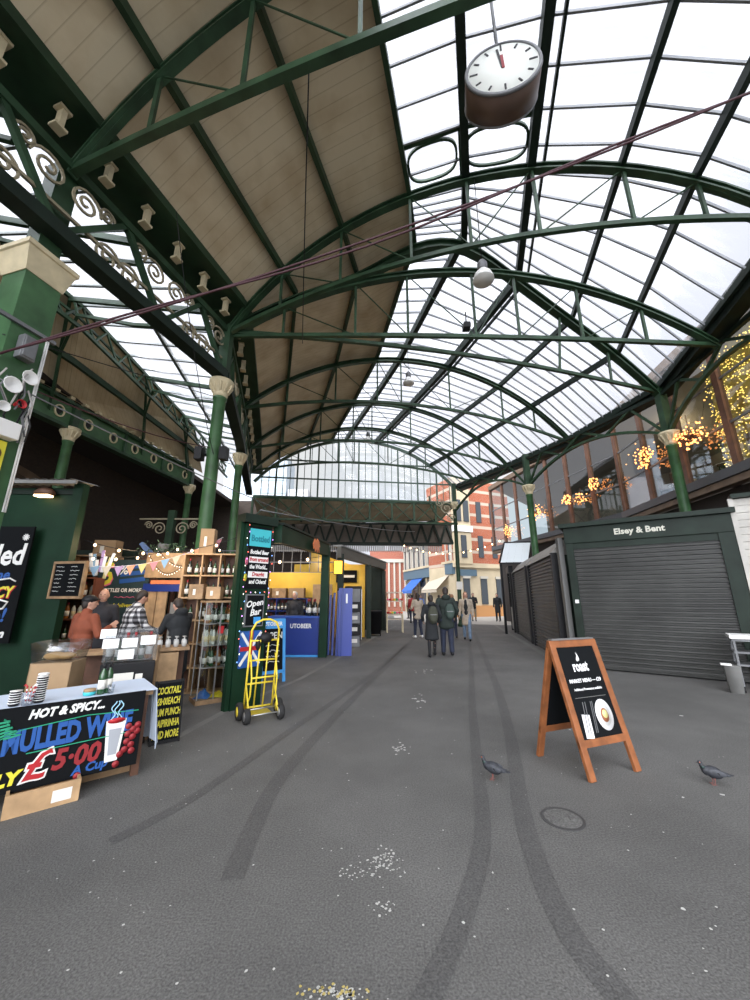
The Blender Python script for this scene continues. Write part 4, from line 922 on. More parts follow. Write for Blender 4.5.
m = MB(); m.lathe([(.17, .02), (.17, .08), (.12, .13), (.05, .15)], n=14, M=Matrix.Scale(.6, 3, (0, 1, 0))); m.build('housing', DARKWOOD, fl); MB().b2((-.12, -.07, -.01), (.12, .05, .02)).build('lens', BULBW, fl)
MB().tube([(0, .02, .14), (0, .1, .2)], .02, 6).build('bracket', BLACK, fl)
sg1 = thing('painted_sign', 'tall black sign with white lled lettering on green kiosk at left edge', 'sign', (-5.70, 6.18, .86), math.radians(2))
MB().b2((-1.2, -.03, 0), (.0, .0, 1.84)).build('panel', BLACKM, sg1)
text('lettering', 'Mulled', .48, CHALK, sg1, -.06, 1.22, -.035, 'RIGHT', bold=.012, shear=.15, sx=.8, rot=.04)
text('lettering', 'Wine', .22, PBLUE, sg1, -.22, .98, -.035, 'RIGHT', bold=.006, shear=.2, rot=.06)
text('lettering', 'SPICY', .24, PYEL, sg1, -.12, .70, -.035, 'RIGHT', bold=.008, shear=.2, sx=.8, rot=.06)
text('lettering', 'SPICY', .24, RED, sg1, -.11, .69, -.033, 'RIGHT', bold=.014, shear=.2, sx=.8, rot=.06)
text('lettering', 'cup!', .28, PBLUE, sg1, -.14, .33, -.035, 'RIGHT', bold=.008, shear=.2, rot=.05)
text('lettering', 'to 6pm', .17, CHALK, sg1, -.10, .09, -.035, 'RIGHT', bold=.008, shear=.25, rot=.04)
m = MB(); m.tube([(-.5, -.036, .52), (-.3, -.036, .66), (-.15, -.036, .62), (-.2, -.036, .52), (-.33, -.036, .5)], .016, 6); m.tube([(-.5, -.036, .94), (-.2, -.036, .99), (-.1, -.036, .94)], .012, 6); m.build('swash', CHALK, sg1)
m = MB(); c0 = V((-.1, -.037, 1.66))
for k in range(5): m.box(c0, (.11, .004, .014), M=Matrix.Rotation(PI*k/5, 3, 'Y'))
m.build('star', CHALK, sg1)
# framed chalk menu
bb = thing('chalk_menu', 'small wood framed chalk menu hanging on the green kiosk corner', 'menu board', (-5.04, 6.2, 1.50), math.radians(-12))
MB().b2((-.30, -.03, .0), (.30, .0, .54)).build('slate', BLACKM, bb)
fr = MB(); fr.b2((-.33, -.045, -.03), (.33, .01, .01)); fr.b2((-.33, -.045, .53), (.33, .01, .57)); fr.b2((-.33, -.045, 0), (-.295, .01, .54)); fr.b2((.295, -.045, 0), (.33, .01, .54)); fr.build('frame', CRATE_D, bb)
rr = random.Random(11); m = MB()
for cx in (-.26, .03):
    for k in range(7):
        z = .48-k*.065; L_ = rr.uniform(.1, .2)
        m.tube([(cx+L_*j/12, -.034, z+rr.uniform(-.008, .008)) for j in range(13)], .0035, 4)
m.build('chalk_writing', CHALK, bb); bb.location = (-5.02, 6.24, 1.56)
# ------------------------------------------------------------------ wine bottles kit
def bottle(body=GLASSD, lab=LABELM, s=1., cap=REDD, name='wine_bottle'):
    r = thing(name, 'bottle', 'bottle', (0, 0, 0))
    MB().lathe([(.034*s, 0), (.037*s, .01*s), (.037*s, .18*s), (.033*s, .2*s), (.016*s, .235*s), (.0135*s, .25*s), (.0135*s, .29*s)], n=12).build('body', body, r)
    MB().lathe([(.0378*s, .05*s), (.0378*s, .14*s)], n=12).build('label', lab, r); MB().lathe([(.0145*s, .25*s), (.0145*s, .3*s)], n=10).build('capsule', cap, r); return r
PB = [bottle(), bottle(GLASSG, LABELM, 1., BLACK), bottle(mat('amber bottle glass', (.25, .09, .02), .1), LABELM, 1., REDD), bottle(mat('clear spirit', (.5, .5, .45), .1), mat('cream label', (.6, .5, .3), .7), .95, BLACK)]
first = [True]*4
def put(i, loc, label, group, rz=0., s=None):
    if first[i]:
        first[i] = False; o = PB[i]; o.location = loc; o['label'] = label; o['group'] = group
    else: o = dup(PB[i], loc, rz, label, group)
    if s: o.scale = (s, s, s)
    return o
# ------------------------------------------------------------------ mulled wine table
TA = V((-2.76, 3.28, 0)); tdir = V((.75, .66, 0)).normalized(); tz = math.atan2(tdir.y, tdir.x)
tb = thing('trestle_table', 'market table under white cloth behind the mulled wine banner', 'table', TA+tdir*.35+V((0, 0, 0)), tz)
MB().b2((-1.6, .03, .66), (.54, .62, .70)).build('tabletop', CRATE_D, tb)
for x in (-1.5, .48):
    for y in (.08, .56): MB().beam((x, y, 0), (x, y, .66), .06, .06, (0, 1, 0)).build('leg', DARKWOOD, tb)
m = MB(); m.b2((-1.62, .0, .703), (.57, .64, .709)); n = 8
for k in range(n):
    x0 = .565; y0, y1 = .0+.64*k/n, .0+.64*(k+1)/n; a = .03*math.sin(k*1.9); b_ = .03*math.sin((k+1)*1.9)
    m.add([V(t) for t in ((x0, y0, .706), (x0, y1, .706), (x0+.05+b_, y1, .22+.03*math.sin(k)), (x0+.05+a, y0, .22+.03*math.sin(k-1)))], [(0, 1, 2, 3)])
cl_ = m.build('tablecloth', CLOTHW, None, TA+tdir*.35, tz); tag(cl_, 'pale tablecloth hanging over the right end of mulled wine table', 'tablecloth')
sl = cl_.modifiers.new('s', 'SOLIDIFY'); sl.thickness = .004
bnr = thing('banner', 'black hand painted Hot & Spicy Mulled Wine banner on table front', 'banner', TA+tdir*.0+V((.02, -.03, .14)), tz)
MB().add([V(t) for t in ((-1.3, 0, -.0), (.82, 0, -.02), (.82, 0, .575), (-1.3, 0, .59), (-1.3, .015, 0), (.82, .015, -.02), (.82, .015, .575), (-1.3, .015, .59))], [(0, 1, 2, 3), (7, 6, 5, 4), (0, 4, 5, 1), (1, 5, 6, 2), (2, 6, 7, 3), (3, 7, 4, 0)]).build('panel', BLACKM, bnr)
text('lettering', 'HOT & SPICY...', .088, CHALK, bnr, .02, .485, -.004, bold=.004, shear=.25, sx=.86, label='white lettering')
text('lettering', 'MULLED WINE', .215, PBLUE, bnr, -.10, .262, -.003, bold=.010, sx=.595, rot=.02, label='blue lettering')
text('lettering', '£', .27, CHALK, bnr, .045, .055, -.003, bold=.016, shear=.2); text('lettering', '£', .27, RED, bnr, .045, .055, -.006, bold=.004, shear=.2, label='red pound sign edged in white')
text('lettering', '5·00', .20, REDD, bnr, .22, .085, -.004, bold=.007, shear=.15, sx=.88, label='dark red price')
text('lettering', 'A Cup', .09, PBLUE, bnr, .36, .012, -.004, bold=.003, shear=.2, rot=.05)
text('lettering', 'ONLY', .12, PYEL, bnr, .03, .05, -.004, 'RIGHT', bold=.007, shear=.2, rot=.06, label='yellow lettering')
m = MB(); m.tube([(-.2, -.004, .34), (.0, -.004, .415), (.4, -.004, .445), (.78, -.004, .42)], .004, 5); m.tube([(.05, -.004, .24), (.3, -.004, .245), (.8, -.004, .255)], .004, 5)
for k in range(5): m.tube([(-.22+.0*k, -.004, .36+k*.03), (-.08, -.004, .40+k*.022), (.0-.03*k, -.004, .385+k*.03), (-.1, -.004, .37+k*.03)], .008, 5)
m.build('green_swirl', PGREEN, bnr)
# painted cup with steam and fruit
m = MB(); m.prism([(.545, .37), (.575, .05), (.665, .05), (.695, .37)], .004, c=(0, -.004, 0)); m.build('painted_cup', CHALK, bnr)
m = MB(); m.prism([(.575, .30), (.590, .10), (.650, .10), (.668, .30)], .003, c=(0, -.007, 0)); m.build('cup_shading', mat('sign grey', (.35, .37, .4), .6), bnr)
m = MB(); m.lathe([(.066, 0), (.066, .003)], (.62, -.008, .365), 20, R90 @ Matrix.Scale(.32, 3, (0, 1, 0))); m.build('painted_wine', RED, bnr)
m = MB()
for dx in (-.025, .0, .03): m.tube([(.61+dx+.016*math.sin(k*.9+dx*40), -.005, .37+k*.015) for k in range(11)], .0045, 5)
m.build('painted_steam', mat('sign pale blue', (.35, .6, .75), .6), bnr)
for (x, z) in ((.72, .30), (.755, .27), (.72, .24), (.76, .21), (.79, .25), (.79, .30), (.72, .18), (.755, .15), (.71, .12), (.66, .02), (.68, .09), (.40, -.0), (.765, .10)): MB().lathe([(.026, 0), (.026, .004)], (x, -.004, z), 12, R90).build('painted_berry', REDD, bnr)
cr = thing('wooden_crate', 'long shallow pine crate on the tarmac before the banner', 'crate', TA+tdir*.21+V((.09, -.12, 0)), tz)
MB().b2((-.22, 0, 0), (.22, .02, .15)).build('front_board', CRATE, cr); MB().b2((-.22, .18, 0), (.22, .2, .15)).build('back_board', CRATE, cr); MB().b2((-.22, .02, 0), (-.2, .18, .15)).build('end_board', CRATE, cr); MB().b2((.2, .02, 0), (.22, .18, .15)).build('end_board', CRATE, cr)
MB().b2((-.2, .02, 0), (.2, .18, .012)).build('base_board', CRATE, cr); MB().b2((.05, -.002, .03), (.17, 0, .11)).build('label', LABELM, cr)
cr = thing('wooden_crate', 'old dark crate pushed under the mulled wine table', 'crate', TA+tdir*.62+V((-.12, .14, 0)), tz)
MB().b2((-.16, 0, 0), (.2, .02, .2)).build('front_board', CRATE_D, cr); MB().b2((-.16, .2, 0), (.2, .22, .2)).build('back_board', CRATE_D, cr); MB().b2((-.16, .02, 0), (-.14, .2, .2)).build('end_board', CRATE_D, cr); MB().b2((.18, .02, 0), (.2, .2, .2)).build('end_board', CRATE_D, cr)
zt_ = .712
def tp(x, y): return TA+tdir*x+V((-tdir.y, tdir.x, 0))*y
cp = thing('cup_stack', 'tall stack of black paper cups with white rims on the table', 'cups', tp(.06, .10)+V((0, 0, zt_)))
for k in range(11):
    MB().lathe([(.030, .0), (.040, .022)], (0, 0, .0+k*.0175), 14).build('cup', BLACK, cp); MB().lathe([(.041, .020), (.041, .0235)], (0, 0, k*.0175), 14).build('rim', WHITE, cp)
MB().lathe([(.038, .21), (.038, .222), (.03, .225)], n=14).build('lid', WHITE, cp)
cp2 = thing('cup_stack', 'short stack of black cups cut off at left frame edge', 'cups', tp(-.09, .10)+V((0, 0, zt_)))
for k in range(6): MB().lathe([(.030, .0), (.040, .022)], (0, 0, k*.0175), 14).build('cup', BLACK, cp2); MB().lathe([(.041, .020), (.041, .0235)], (0, 0, k*.0175), 14).build('rim', WHITE, cp2)
cj = thing('candy_cane_jar', 'clear cup of red and white striped candy canes on table', 'jar', tp(-.01, .06)+V((0, 0, zt_)))
MB().lathe([(.035, 0), (.045, .09), (.043, .09), (.033, .004)], n=16).build('cup', PLASTIC, cj)
for k in range(9):
    a = k*.7; bx, by = .02*math.cos(a), .02*math.sin(a)
    for j in range(8): MB().tube([(bx*(1+j*.12), by*(1+j*.12), .01+j*.015), (bx*(1+(j+1)*.12), by*(1+(j+1)*.12), .01+(j+1)*.015)], .005, 6).build('candy_cane', RED if j % 2 else WHITE, cj) if k < 5 else None
MB().tube([(-.02, 0, .13), (-.04, 0, .15), (-.05, 0, .14)], .006, 6).build('cane_hook', RED, cj); MB().tube([(.02, 0, .13), (.04, 0, .15), (.055, 0, .14)], .006, 6).build('cane_hook', WHITE, cj)
put(1, tp(.48, .10)+V((0, 0, zt_)), 'green wine bottle on the cloth, left of the two by the banner', 'bottles on the mulled wine table', s=.85)
put(1, tp(.53, .13)+V((0, 0, zt_)), 'green wine bottle with red cap, right of the two by the banner', 'bottles on the mulled wine table', s=.85)
tub = thing('sweet_tub', 'low tub with mint green band on the table by bottles', 'tub', tp(.40, .12)+V((0, 0, zt_))); MB().lathe([(.045, 0), (.05, .03)], n=18).build('base', PTURQ, tub); MB().lathe([(.047, .03), (.045, .05), (.02, .055)], n=18).build('lid', CARD, tub)
gl = MB().lathe([(.022, 0), (.03, .07), (.028, .07), (.02, .004)], n=14).build('tumbler', PLASTIC, None, tp(.55, .07)+V((0, 0, zt_))); tag(gl, 'small clear plastic tumbler beside the wine bottles', 'glass')
# boxes behind table
def carton(loc, d, rz, label, m_=CARD, flaps=True):
    r = thing('cardboard_box', label, 'box', loc, rz); x, y, z = d; t = .008
    m = MB(); m.b2((-x/2, -y/2, 0), (x/2, -y/2+t, z)); m.b2((-x/2, y/2-t, 0), (x/2, y/2, z)); m.b2((-x/2, -y/2, 0), (-x/2+t, y/2, z)); m.b2((x/2-t, -y/2, 0), (x/2, y/2, z)); m.b2((-x/2, -y/2, 0), (x/2, y/2, t)); m.build('walls', m_, r)
    if flaps: MB().b2((-x/2, -y/2, z), (x/2, y/2, z+t)).build('lid', m_, r)
    MB().b2((-x*.2, -y/2-.002, z*.3), (-x*.02, -y/2, z*.7)).build('label', LABELM, r); return r
carton((-3.36, 4.28, 0), (.40, .34, .55), tz*.6, 'lower brown carton behind the mulled wine table')
carton((-3.32, 4.22, .56), (.36, .32, .34), tz*.35, 'upper brown carton carrying the clear tub, behind the table')
tb2 = thing('clear_tub', 'clear plastic tub holding snacks on the upper brown carton', 'tub', (-3.32, 4.22, .905), tz*.35)
m = MB(); m.lathe([(.24, 0), (.28, .2), (.275, .2), (.235, .006)], n=4, M=Matrix.Rotation(PI/4, 3, 'Z')); m.build('tub', PLASTIC, tb2)
m = MB(); m.ell((-.05, 0, .05), (.1, .08, .04)); m.ell((.04, .02, .045), (.09, .08, .035)); m.build('snacks', mat('tan snacks', (.55, .33, .12), .8), tb2)
MB().ell((-.05, 0, .13), (.07, .07, .055)).build('bag', PLASTIC, tb2)
# black display crate with card holders
bk = thing('display_crate', 'black tall crate with paper notices beside the wine counter', 'crate', (-2.86, 4.66, 0), .55)
MB().b2((-.26, -.2, 0), (.26, .2, .84)).build('body', BLACK, bk, bevel=.008); MB().b2((-.26, -.205, .42), (.26, -.2, .43)).build('seam', GREYM, bk)
MB().b2((-.22, -.206, .56), (.06, -.2, .74)).build('notice', LABELM, bk); MB().b2((.08, -.206, .62), (.15, -.2, .72)).build('notice', LABELM, bk); MB().b2((.02, -.206, .46), (.1, -.2, .53)).build('notice', LABELM, bk)
cd_ = thing('card_rack', 'clear rack of white price cards and bottles on black crate', 'rack', (-2.86, 4.66, .85), .55)
for k, (x, y, z) in enumerate(((-.2, -.15, .2), (-.02, -.15, .2), (.16, -.15, .22), (-.04, -.17, .08), (-.24, -.05, .30))): MB().box((x, y, z), (.15, .006, .10), M=Matrix.Rotation(-.25, 3, 'X')).build('price_card', WHITE, cd_)
m = MB(); m.b2((-.26, -.12, 0), (.26, -.115, .28)); m.b2((-.26, .1, 0), (.26, .105, .34)); m.b2((-.26, -.12, 0), (-.255, .1, .3)); m.b2((.255, -.12, 0), (.26, .1, .3)); m.build('holder', PLASTIC, cd_)
for k in range(6): put(k % 3, (-2.86-.17+.066*k, 4.655-.10+.04*k, .852), 'bottle standing inside the clear card rack', 'bottles in the card rack')
# counter with glasses and wooden crates
ctr = thing('counter', 'rough wooden counter behind the display crate carrying tasting glasses', 'counter', (-3.05, 5.45, 0), .5)
MB().b2((-.85, -.2, .85), (.45, .2, .89)).build('worktop', CRATE_D, ctr); MB().b2((-.8, .0, 0), (.4, .15, .85)).build('back_panel', DARKWOOD, ctr)
for k, (x, z, lb) in enumerate(((.14, 0, 'lower'), (.14, .43, 'upper'))):
    w_ = thing('wine_crate', 'pale pine wine crate, '+lb+' of the pair below the counter', 'crate', V((-3.05, 5.45, z+.003))+Matrix.Rotation(.5, 3, 'Z') @ V((.12, -.12, 0)), .5)
    m = MB(); m.b2((-.2, -.13, 0), (.2, -.11, .40)); m.b2((-.2, .09, 0), (.2, .11, .40)); m.build('side', CRATE, w_); m = MB(); m.b2((-.2, -.11, 0), (-.18, .09, .4)); m.b2((.18, -.11, 0), (.2, .09, .4)); m.build('end', CRATE, w_); MB().b2((-.18, -.11, 0), (.18, .09, .015)).build('base', CRATE, w_)
GLS = thing('tasting_glass', 'small stemmed tasting glass upturned on the rough wooden counter', 'glass', (0, 0, 0), 0, 'tasting glasses on the counter')
MB().lathe([(.03, .0), (.035, .05), (.028, .085), (.004, .09), (.004, .12), (.028, .124), (.028, .128)], n=12).build('bowl', mat('pale glass', (.5, .5, .48), .1), GLS)
k = 0
for i in range(9):
    for j in range(2):
        p = V((-3.05, 5.45, .891))+Matrix.Rotation(.5, 3, 'Z') @ V((-.42+i*.1, -.1+j*.14, 0))
        if k == 0: GLS.location = p
        else: dup(GLS, p)
        k += 1
vp = MB().box((0, 0, .5), (.05, .05, 1.0)).build('wooden_post', CRATE_D, None, (-2.60, 4.75, 0)); tag(vp, 'slim brown post right of the black display crate', 'post')
# cocktails A-board
ck2 = thing('chalk_sign', 'small black board with yellow cocktails and rum punch lettering', 'sign', (-2.31, 4.62, 0), math.radians(38)); ck2.scale = (.74, .9, .95)
Rb_ = Matrix.Rotation(math.radians(-9), 3, 'X'); m = MB(); m.box(Rb_ @ V((0, 0, .34)), (.36, .012, .62), M=Rb_); m.build('panel', BLACKM, ck2)
m = MB()
for x in (-.19, .19): m.box(Rb_ @ V((x, 0, .33)), (.03, .025, .68), M=Rb_)
for z in (.02, .65): m.box(Rb_ @ V((0, 0, z)), (.38, .025, .03), M=Rb_)
m.build('frame', BLACK, ck2)
m = MB(); Rc_ = Matrix.Rotation(math.radians(13), 3, 'X')
for x in (-.17, .17): m.box(Rc_ @ V((x, .0, .33))+V((0, .19, 0)), (.025, .02, .68), M=Rc_)
m.build('rear_leg', BLACK, ck2)
for k, (t, sx) in enumerate((('COCKTAILS', .62), ('£8·00EACH', .62), ('RUM PUNCH', .60), ('CAIPIRINHA', .60), ('AND MORE', .66))):
    o = text('lettering', t, .105, PYEL, ck2, 0, 0, 0, 'CENTER', bold=.003, sx=sx, shear=.1); z = .52-k*.115; o.location = Rb_ @ V((0, -.010, z)); o.rotation_euler = (math.radians(-9), 0, 0)
# ------------------------------------------------------------------ wine stall back: shelves, board, panels
def shelving(loc, rz, w_, h, tiers, d, label, m_, name='wine_shelf', mid=0):
    r = thing(name, label, 'shelf', loc, rz)
    for s in (-1, 1): MB().b2((s*w_/2-.02, -d/2, 0), (s*w_/2+.02, d/2, h)).build('side_panel', m_, r)
    for k in range(mid): x = -w_/2+w_*(k+1)/(mid+1); MB().b2((x-.012, -d/2, 0), (x+.012, d/2, h)).build('divider', m_, r)
    for k in range(tiers+1): z = h*k/tiers; MB().b2((-w_/2, -d/2, z), (w_/2, d/2, z+.025)).build('shelf_board', m_, r)
    MB().b2((-w_/2, d/2, 0), (w_/2, d/2+.01, h)).build('back_panel', DARKWOOD, r); return r
REDW = mat('reddish shelf wood', (.17, .055, .03), .6, var=.2)
def fill(loc, rz, w_, zs, n, lb, grp, kinds=(0, 1, 2, 3), y=-.05, rnd_=random.Random(8)):
    R_ = Matrix.Rotation(rz, 3, 'Z')
    for z in zs:
        for k in range(n): put(kinds[rnd_.randrange(len(kinds))], V(loc)+R_ @ V((-w_/2+w_*(k+.5)/n+rnd_.uniform(-.01, .01), y+rnd_.uniform(-.04, .04), z+.027)), lb, grp)
l_ = (-5.9, 7.35, 0); shelving(l_, .15, 1.05, 1.9, 5, .3, 'reddish wine shelving at the left of stall beside the green kiosk', REDW, mid=0); fill(l_, .15, .95, (.38*1, .38*2, .38*3, .38*4), 9, 'wine bottle with pale label on reddish shelving beside green kiosk', 'bottles on the reddish shelving')
l_ = (-4.95, 8.1, 1.55); l2 = (-6.15, 8.3, 0); shelving(l2, .15, .9, 2.42, 6, .3, 'tall wooden bottle shelving behind the bald seller', CRATE_D); fill(l2, .15, .8, (.4034*3, .4034*4, .4034*5), 6, 'spirit bottle on tall shelving behind the bald seller', 'bottles behind the bald seller', (2, 3, 1))
b5 = thing('price_board', 'large dark board reading 5% and 6 bottles or more', 'sign', (-5.25, 7.95, 1.0), .12)
MB().b2((-.5, -.03, 0), (.5, 0, 1.32)).build('panel', mat('dark teal chalkboard', (.012, .035, .04), .7), b5)
text('lettering', '5', .62, PYEL, b5, -.44, .82, -.035, bold=.012, sx=.8, label='yellow and red numeral'); text('lettering', '5', .62, PINK, b5, -.425, .79, -.033, bold=.012, sx=.8); text('lettering', '%', .26, CHALK, b5, -.10, 1.02, -.035, bold=.004)
text('lettering', '6 BOTTLES OR MORE', .105, CHALK, b5, -.47, .66, -.035, bold=.003, sx=.85, shear=.1); text('lettering', 'Local delivery!', .11, PYEL, b5, -.34, .36, -.035, bold=.002, shear=.3)
m = MB()
for k in range(3): m.box((.18, -.034, 1.18-k*.14), (.5, .004, .085), M=Matrix.Rotation(-.12, 3, 'Y'))
m.build('blue_brushwork', PBLUE, b5)
m = MB(); m.tube([(-.12+.03*j, -.035, .555+.01*math.sin(j*1.7)) for j in range(14)], .007, 4); m.build('red_writing', PINK, b5)
for x in (-.46, .46): MB().b2((x-.02, .01, -1.0), (x+.02, .05, 1.3)).build('post', DARKWOOD, b5)
pn = thing('wood_panel', 'broad pine panel above the counter, hung with fairy lights', 'panel', (-4.22, 8.0, 1.95), .05)
MB().b2((-.62, -.02, 0), (.5, .02, .52)).build('panel', CRATE, pn); MB().b2((-.60, -.04, -.28), (.5, .0, -.12)).build('blue_shelf', BLUE, pn); m = MB(); m.b2((-.45, -.06, -.13), (.35, -.02, -.05)); m.build('red_garland', ORANGE, pn)
for x in (-.42, -.2): MB().b2((x-.1, -.02, -1.95), (x+.1, .02, -.28)).build('upright', CRATE, pn)
MB().b2((.0, -.03, -1.3), (.12, 0, -.5)).build('towel', LEAD, pn)
l3 = (-2.98, 6.95, 0); R_ = Matrix.Rotation(.1, 3, 'Z')
shelving(l3, .1, .95, 2.3, 6, .3, 'pine crate shelving of bottles beside the sign post', CRATE, mid=2); fill(l3, .1, .9, (.3834*5, .3834*4, .3834*3), 8, 'wine bottle in the pine crate shelving beside sign post', 'bottles in the crate shelving', (0, 1))
carton((-2.78, 6.66, 1.52), (.24, .2, .20), .1, 'small pine coloured box on top of the glass cabinet, right', CRATE); carton((-3.06, 6.62, 1.52), (.24, .2, .24), .1, 'small brown box on top of the glass cabinet, left', CRATE_D)
carton((-6.45, 9.0, 2.42), (.5, .3, .45), .1, 'brown carton high up beside the green kiosk corner')
carton((-3.15, 7.0, 2.33), (.25, .22, .46), .2, 'cream carton on top of the pine crate shelving')
sup = thing('high_shelf', 'dark high rack over the left stall carrying a carton', 'rack', (-6.3, 9.0, 0)); MB().b2((-.7, -.2, 2.34), (1.6, .2, 2.41)).build('shelf_board', DARKWOOD, sup)
for x in (-.65, 1.55): MB().b2((x-.04, -.04, 0), (x+.04, .04, 2.34)).build('post', DARKWOOD, sup)
# back wall of the stall (dark)
bw = thing('stall_backdrop', 'dark slatted back screen of the wine stall', 'screen', (-5.2, 9.6, 0), .1)
for k in range(9): MB().b2((-3.4+k*.52, -.03, 0), (-3.4+k*.52+.5, .03, 2.7)).build('board', DARKWOOD if k % 2 else GREEN_B, bw)
# gull like ornament on the rack
bl = thing('watering_can', 'blue and grey metal vessel tilted on the high rack', 'vessel', (-5.15, 8.8, 2.42))
m = MB(); m.lathe([(.0, 0), (.09, .0), (.12, .3), (.10, .32), (.07, .02)], (.1, 0, .05), 14, Matrix.Rotation(.15, 3, 'Y')); m.build('vessel', LEAD, bl); m = MB(); m.prism([(-.42, .35), (-.1, .0), (.1, .0), (-.36, .40)], .08); m.build('blue_fin', mat('faded blue', (.14, .22, .42), .5), bl)
# foliage garland
gf = MB(); rr = random.Random(6)
for k in range(260):
    c = V((rr.gauss(0, .3), rr.gauss(0, .08), rr.gauss(0, .1))); M_ = Matrix.Rotation(rr.uniform(0, 6), 3, V((rr.random(), rr.random(), rr.random()+.1)).normalized()); gf.add([c+M_ @ V(t) for t in ((-.04, 0, 0), (0, .015, 0), (.04, 0, 0), (0, -.015, .004))], [(0, 1, 2, 3)])
go_ = gf.build('garland', mat('grey green leaves', (.10, .17, .09), .6), None, (-4.7, 8.5, 2.55)); tag(go_, 'loose leafy garland hanging above the seller', 'garland', kind='stuff')
# bunting and festoons
def festoon(p, q, sag, n, label, bm_, rad=.022, swing=.0):
    r = thing('festoon_lights', label, 'lights', p); p = V(p); q = V(q); pts = [(q-p)*k/24-V((0, 0, sag*4*(k/24)*(1-k/24))) for k in range(25)]
    MB().tube(pts, .006, 5).build('cable', BLACK, r); bme = MB().ell((0, 0, -.03), (rad, rad, rad*1.25), nu=8, nv=6).data('bulb', bm_)
    for k in range(n):
        f = (k+.5)/n; t = (q-p)*f-V((0, 0, sag*4*f*(1-f))); o = bpy.data.objects.new('bulb', bme); COL.objects.link(o); o.parent = r; o.location = t
festoon((-5.2, 6.6, 2.55), (-2.3, 6.9, 2.75), .3, 7, 'warm bulbs strung over the front of wine stall', BULBW)
festoon((-6.4, 8.6, 2.55), (-3.4, 8.6, 2.7), .25, 8, 'warm bulbs strung across the back of wine stall', BULBW)
festoon((-5.1, 6.5, 2.25), (-3.9, 7.7, 2.6), .12, 5, 'short run of warm bulbs beside the kiosk corner', BULBW)
festoon((-4.6, 7.8, 2.6), (-3.6, 7.7, 2.3), .25, 18, 'drooping white fairy lights across the pine panel', FAIRY, .007)
festoon((-4.7, 7.75, 2.45), (-3.7, 7.65, 2.5), .45, 20, 'deeply drooping white fairy lights over the pine panel', FAIRY, .007)
bu = thing('bunting', 'multicoloured triangular bunting strung across the wine stall', 'bunting', (-5.0, 6.3, 2.08)); q = V((2.0, 1.0, .62)); pts = [q*k/24-V((0, 0, .22*4*(k/24)*(1-k/24))) for k in range(25)]
MB().tube(pts, .005, 5).build('cord', WHITE, bu)
BC = [mat('bunting '+n_, c_, .8) for n_, c_ in (('pink', (.62, .25, .28)), ('blue', (.25, .42, .6)), ('cream', (.62, .55, .42)), ('lilac', (.45, .3, .5)), ('peach', (.7, .35, .2)), ('yellow', (.65, .55, .22)))]
dx = q.normalized()
for k in range(13):
    f = (k+.5)/13; t = q*f-V((0, 0, .22*4*f*(1-f))); m = MB(); a = t-dx*.07; b_ = t+dx*.07; c_ = t+V((.01, -.01, -.17)); m.add([a, b_, c_, a+V((.003, -.005, 0)), b_+V((.003, -.005, 0)), c_+V((.003, -.005, 0))], [(0, 1, 2), (5, 4, 3)]); m.build('pennant', BC[k % 6], bu)
# hanging flags near kiosk corner
hf = thing('fabric_flags', 'cluster of pastel fabric strips hanging beside chalk menu', 'flags', (-4.95, 6.7, 2.3))
for k in range(7): MB().box((-.12+k*.06, .02*(k % 2), -.12-.06*(k % 3)), (.055, .008, .28+.1*(k % 2)), M=Matrix.Rotation((k-3)*.08, 3, 'Y')).build('strip', BC[k % 6] if k % 2 else WHITE, hf)
# ------------------------------------------------------------------ glass cabinet
gc = thing('glass_cabinet', 'tall narrow glass display cabinet of bottles beside sign post', 'cabinet', (-2.58, 6.38, 0), math.radians(37)); w_, d_ = .46, .38
MB().b2((-w_/2-.02, -d_/2-.02, 0), (w_/2+.02, d_/2+.02, .06)).build('plinth', CRATE_D, gc); MB().b2((-w_/2-.01, -d_/2-.01, 1.47), (w_/2+.01, d_/2+.01, 1.5)).build('top', CRATE_D, gc)
for z in (.50, .82, 1.14): MB().b2((-w_/2, -d_/2, z), (w_/2, d_/2, z+.012)).build('shelf', STEEL, gc)
for sx in (-1, 1):
    for sy in (-1, 1): MB().box((sx*w_/2, sy*d_/2, .77), (.014, .014, 1.4)).build('frame_post', STEEL, gc)
m = MB(); m.b2((-w_/2, -d_/2, .06), (w_/2, -d_/2+.003, 1.47)); m.b2((w_/2-.003, -d_/2, .06), (w_/2, d_/2, 1.47)); m.b2((-w_/2, -d_/2, .06), (-w_/2+.003, d_/2, 1.47)); m.build('pane', CLEAR, gc)
MB().b2((-.01, -d_/2-.012, .06), (.01, -d_/2-.004, 1.47)).build('door_frame', STEEL, gc)
MB().b2((-.02, -d_/2-.01, 1.0), (.06, -d_/2-.005, 1.11)).build('red_tag', RED, gc); MB().b2((w_/2-.01, -d_/2-.02, 1.0), (w_/2+.02, -d_/2, 1.06)).build('lock', STEEL, gc)
Rg = Matrix.Rotation(math.radians(37), 3, 'Z')
for zi, z in enumerate((.515, .835, 1.155)):
    for i in range(4):
        for j in range(2): put((i+zi) % 3 if zi != 1 else 3, V((-2.58, 6.38, z))+Rg @ V((-.16+i*.107, -.09+j*.14, 0)), ('bottle on the lowest shelf of the glass cabinet', 'pale bottle on the middle shelf of the glass cabinet', 'bottle on the top shelf of the glass cabinet')[zi], 'bottles in the glass cabinet, shelf '+('low', 'middle', 'top')[zi], s=.92)
